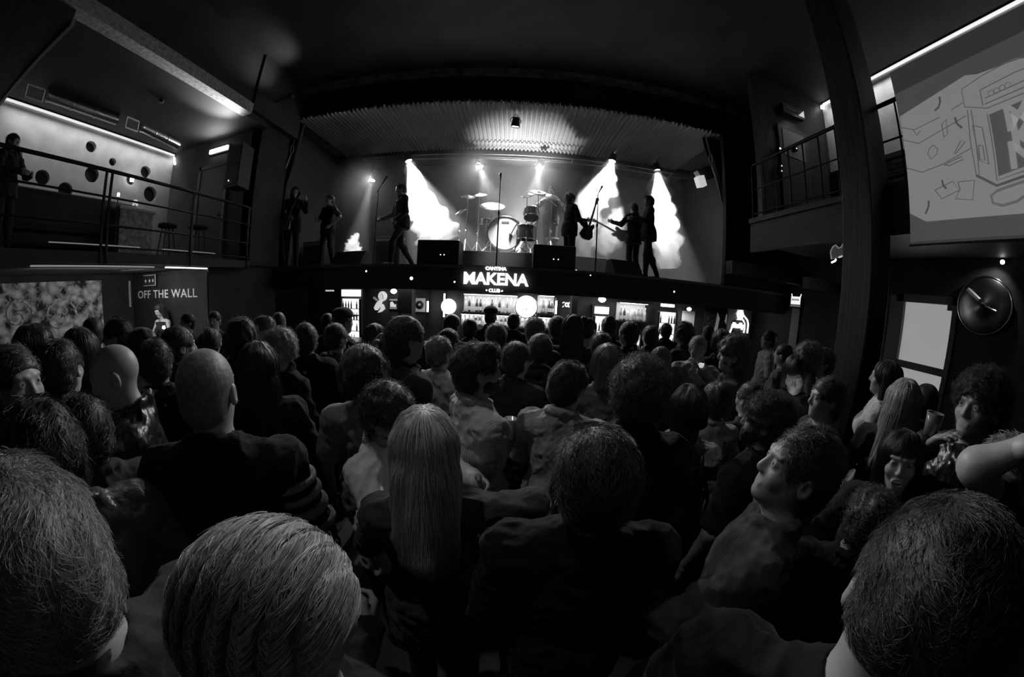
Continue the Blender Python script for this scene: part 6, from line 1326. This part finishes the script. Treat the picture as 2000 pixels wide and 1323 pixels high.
    (0.037, 4.369, 1.75, 0, 'slim dark head just left of the round glowing sign', {'lod': 2, 'hair': 'crop', 'hair_tone': 0.015, 'top': 'shirt', 'tone': 0.02}),
    (0.219, 2.876, 1.823, 4, 'smooth rounded head lit from above below the round glowing sign', {'lod': 1, 'hair': 'crop', 'hair_tone': 0.08, 'top': 'shirt', 'tone': 0.02}),
    (0.491, 3.349, 1.811, 6, 'tall narrow dark head below the upright light tube', {'lod': 1, 'hair': 'short', 'hair_tone': 0.015, 'top': 'shirt', 'tone': 0.02}),
    (0.579, 2.969, 1.856, 10, 'dark-haired head right of the head below the light tube', {'lod': 1, 'fem': 1, 'hair': 'long', 'hair_tone': 0.02, 'top': 'shirt', 'tone': 0.02}),
    (0.869, 3.506, 1.798, 50, 'person in profile raising a bright bare arm by the middle fridge', {'lod': 1, 'fem': 1, 'hair': 'bun', 'hair_tone': 0.02, 'top': 'tank', 'tone': 0.02, 'skin': 0.5, 'pose': 'reachR'}),
    (1.173, 3.735, 1.81, 12, 'person with a topknot silhouetted against the middle fridge', {'lod': 1, 'hair': 'bun', 'hair_tone': 0.012, 'top': 'shirt', 'tone': 0.015}),
    (0.778, 2.652, 1.736, 15, 'low dark head in front of the topknot person', {'lod': 1, 'hair': 'short', 'hair_tone': 0.012, 'top': 'shirt', 'tone': 0.015}),
    (1.218, 3.184, 1.807, -30, 'dark figure holding up something before the right bottle shelf', {'lod': 1, 'hair': 'short', 'hair_tone': 0.012, 'top': 'shirt', 'tone': 0.015, 'pose': 'phone'}),
    (1.594, 3.463, 1.755, -5, 'dark broad-shouldered figure left of the plain bright fridge', {'lod': 1, 'hair': 'short', 'hair_tone': 0.012, 'top': 'coat', 'tone': 0.012}),
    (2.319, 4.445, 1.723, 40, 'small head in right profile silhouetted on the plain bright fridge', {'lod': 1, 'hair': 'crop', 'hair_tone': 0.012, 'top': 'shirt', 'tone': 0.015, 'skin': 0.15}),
    (2.029, 3.453, 1.813, -40, 'man with dark bushy hair right of the plain bright fridge', {'lod': 1, 'hair': 'afro', 'vol': 0.4, 'hair_tone': 0.015, 'top': 'shirt', 'tone': 0.02, 'skin': 0.2}),
    (2.849, 4.125, 1.755, 20, 'small dark head in front of the dim painted mural', {'lod': 2, 'hair': 'short', 'hair_tone': 0.012, 'top': 'shirt', 'tone': 0.02}),
    (2.167, 2.891, 1.807, 10, 'person with a dark band over the hair left of the round neon sign', {'lod': 1, 'fem': 1, 'hair': 'bob', 'hair_tone': 0.03, 'top': 'shirt', 'tone': 0.02}),
    (3.513, 3.552, 1.782, -62, 'standing person in a pale shirt past the right end of the bar', {'lod': 1, 'hair': 'short', 'hair_tone': 0.03, 'top': 'tee', 'tone': 0.45, 'skin': 0.3}),
    (2.944, 2.712, 1.719, -30, 'dim person beside the one in the pale shirt at the right', {'lod': 2, 'hair': 'short', 'hair_tone': 0.03, 'top': 'tee', 'tone': 0.12, 'skin': 0.4}),
    (2.542, 2.052, 1.808, -50, 'person with fuzzy light hair behind the phone woman', {'lod': 1, 'fem': 1, 'hair': 'curly', 'hair_tone': 0.12, 'top': 'shirt', 'tone': 0.05}),
    (2.914, 2.152, 1.75, -70, 'dim person near the timber post above the checked shirt', {'lod': 2, 'hair': 'curly', 'hair_tone': 0.06, 'top': 'shirt', 'tone': 0.05, 'skin': 0.35}),
    (0.056, 2.115, 1.709, 40, 'dark head squeezed between the bearded man and the man behind the bowed one', {'lod': 1, 'hair': 'short', 'hair_tone': 0.012, 'top': 'coat', 'tone': 0.015}),
    (1.183, 1.546, 1.624, 10, 'small dark head with pale shawl behind the chin-length haired woman', {'lod': 1, 'fem': 1, 'hair': 'bun', 'hair_tone': 0.015, 'top': 'shirt', 'tone': 0.26}),
]
BEARD_CUP = (-0.025, 0.2, 1.235)
for (x, y, H, face, label, spec) in CROWD: person(x, y, H, face, label, **spec)
# ================================================================ things in people's hands
def people(txt):
    for o in bpy.data.objects:
        if o.name.startswith('person') and o.get('label', '').startswith(txt): return o
def local(o, p):
    s = o.scale[0]; c, sn = math.cos(o.rotation_euler.z), math.sin(o.rotation_euler.z)
    return Vector((o.location.x+(p[0]*c-p[1]*sn)*s, o.location.y+(p[0]*sn+p[1]*c)*s, o.location.z+p[2]*s))
m_glass = mat('drinking_glass', .8, .08, spec=.9)
def glass(p, label, m=m_glass, h=.12):
    e = empty('drinking_glass', p, label, 'glass')
    MB().lathe([(0, 0), (.028, 0), (.036, h), (.034, h), (.027, .006), (0, .006)], n=18).build('tumbler', m, e)
    MB().lathe([(0, h*.7), (.0325, h*.7)], n=18).build('drink', mat('drink_dark', .2, .1), e)
a = people('bearded man'); glass(local(a, BEARD_CUP), 'short glass with pale rim in the hand of the bearded man')
a = people('tall person in a dark jacket'); glass(local(a, (.04, .24, 1.52)), 'glass lifted to the mouth of the tall person drinking at the right edge', mat('glass_dim', .2, .15), .09)
a = people('man in a pale grey shirt facing'); glass(local(a, (-.03, .24, 1.50)), 'glass with an added glow at the mouth of the man in the pale grey shirt', mat('glass_glow', .9, .1, emit=.5), .035)  # emission gives this small glass a glow of its own
a = people('woman with long dark hair, her face lit'); p = local(a, (0, .33, 1.26)); ph = empty('mobile_phone', p, 'glowing phone in the hands of the long-haired woman at right', 'phone', a.rotation_euler.z)
MB().obox((0, 0, .05), (.037, .075, .004), (R(35), 0, 0)).build('case', m_black, ph); MB().obox((0, -.003, .0555), (.034, .07, .001), (R(35), 0, 0)).build('lit_display', mat('phone_display', 1, emit=4), ph)
light('SPOT', tuple(local(a, (0, .31, 1.33))), 2.6, size=.05, tgt=tuple(local(a, (0, .05, 1.60))), angle=100, blend=.9)
a = people('woman with chin-length'); p = local(a, (.24, -.12, .80)); hb = empty('handbag', p, 'black shoulder bag hanging from the strap of the woman with chin-length hair', 'bag', a.rotation_euler.z)
MB().box((-.06, -.12, 0), (.06, .12, .2), .03).build('bag_body', mat('strap_black', .008, .4), hb); MB().box((-.062, -.1, .12), (-.058, .1, .2), .001).build('flap', m_black, hb)
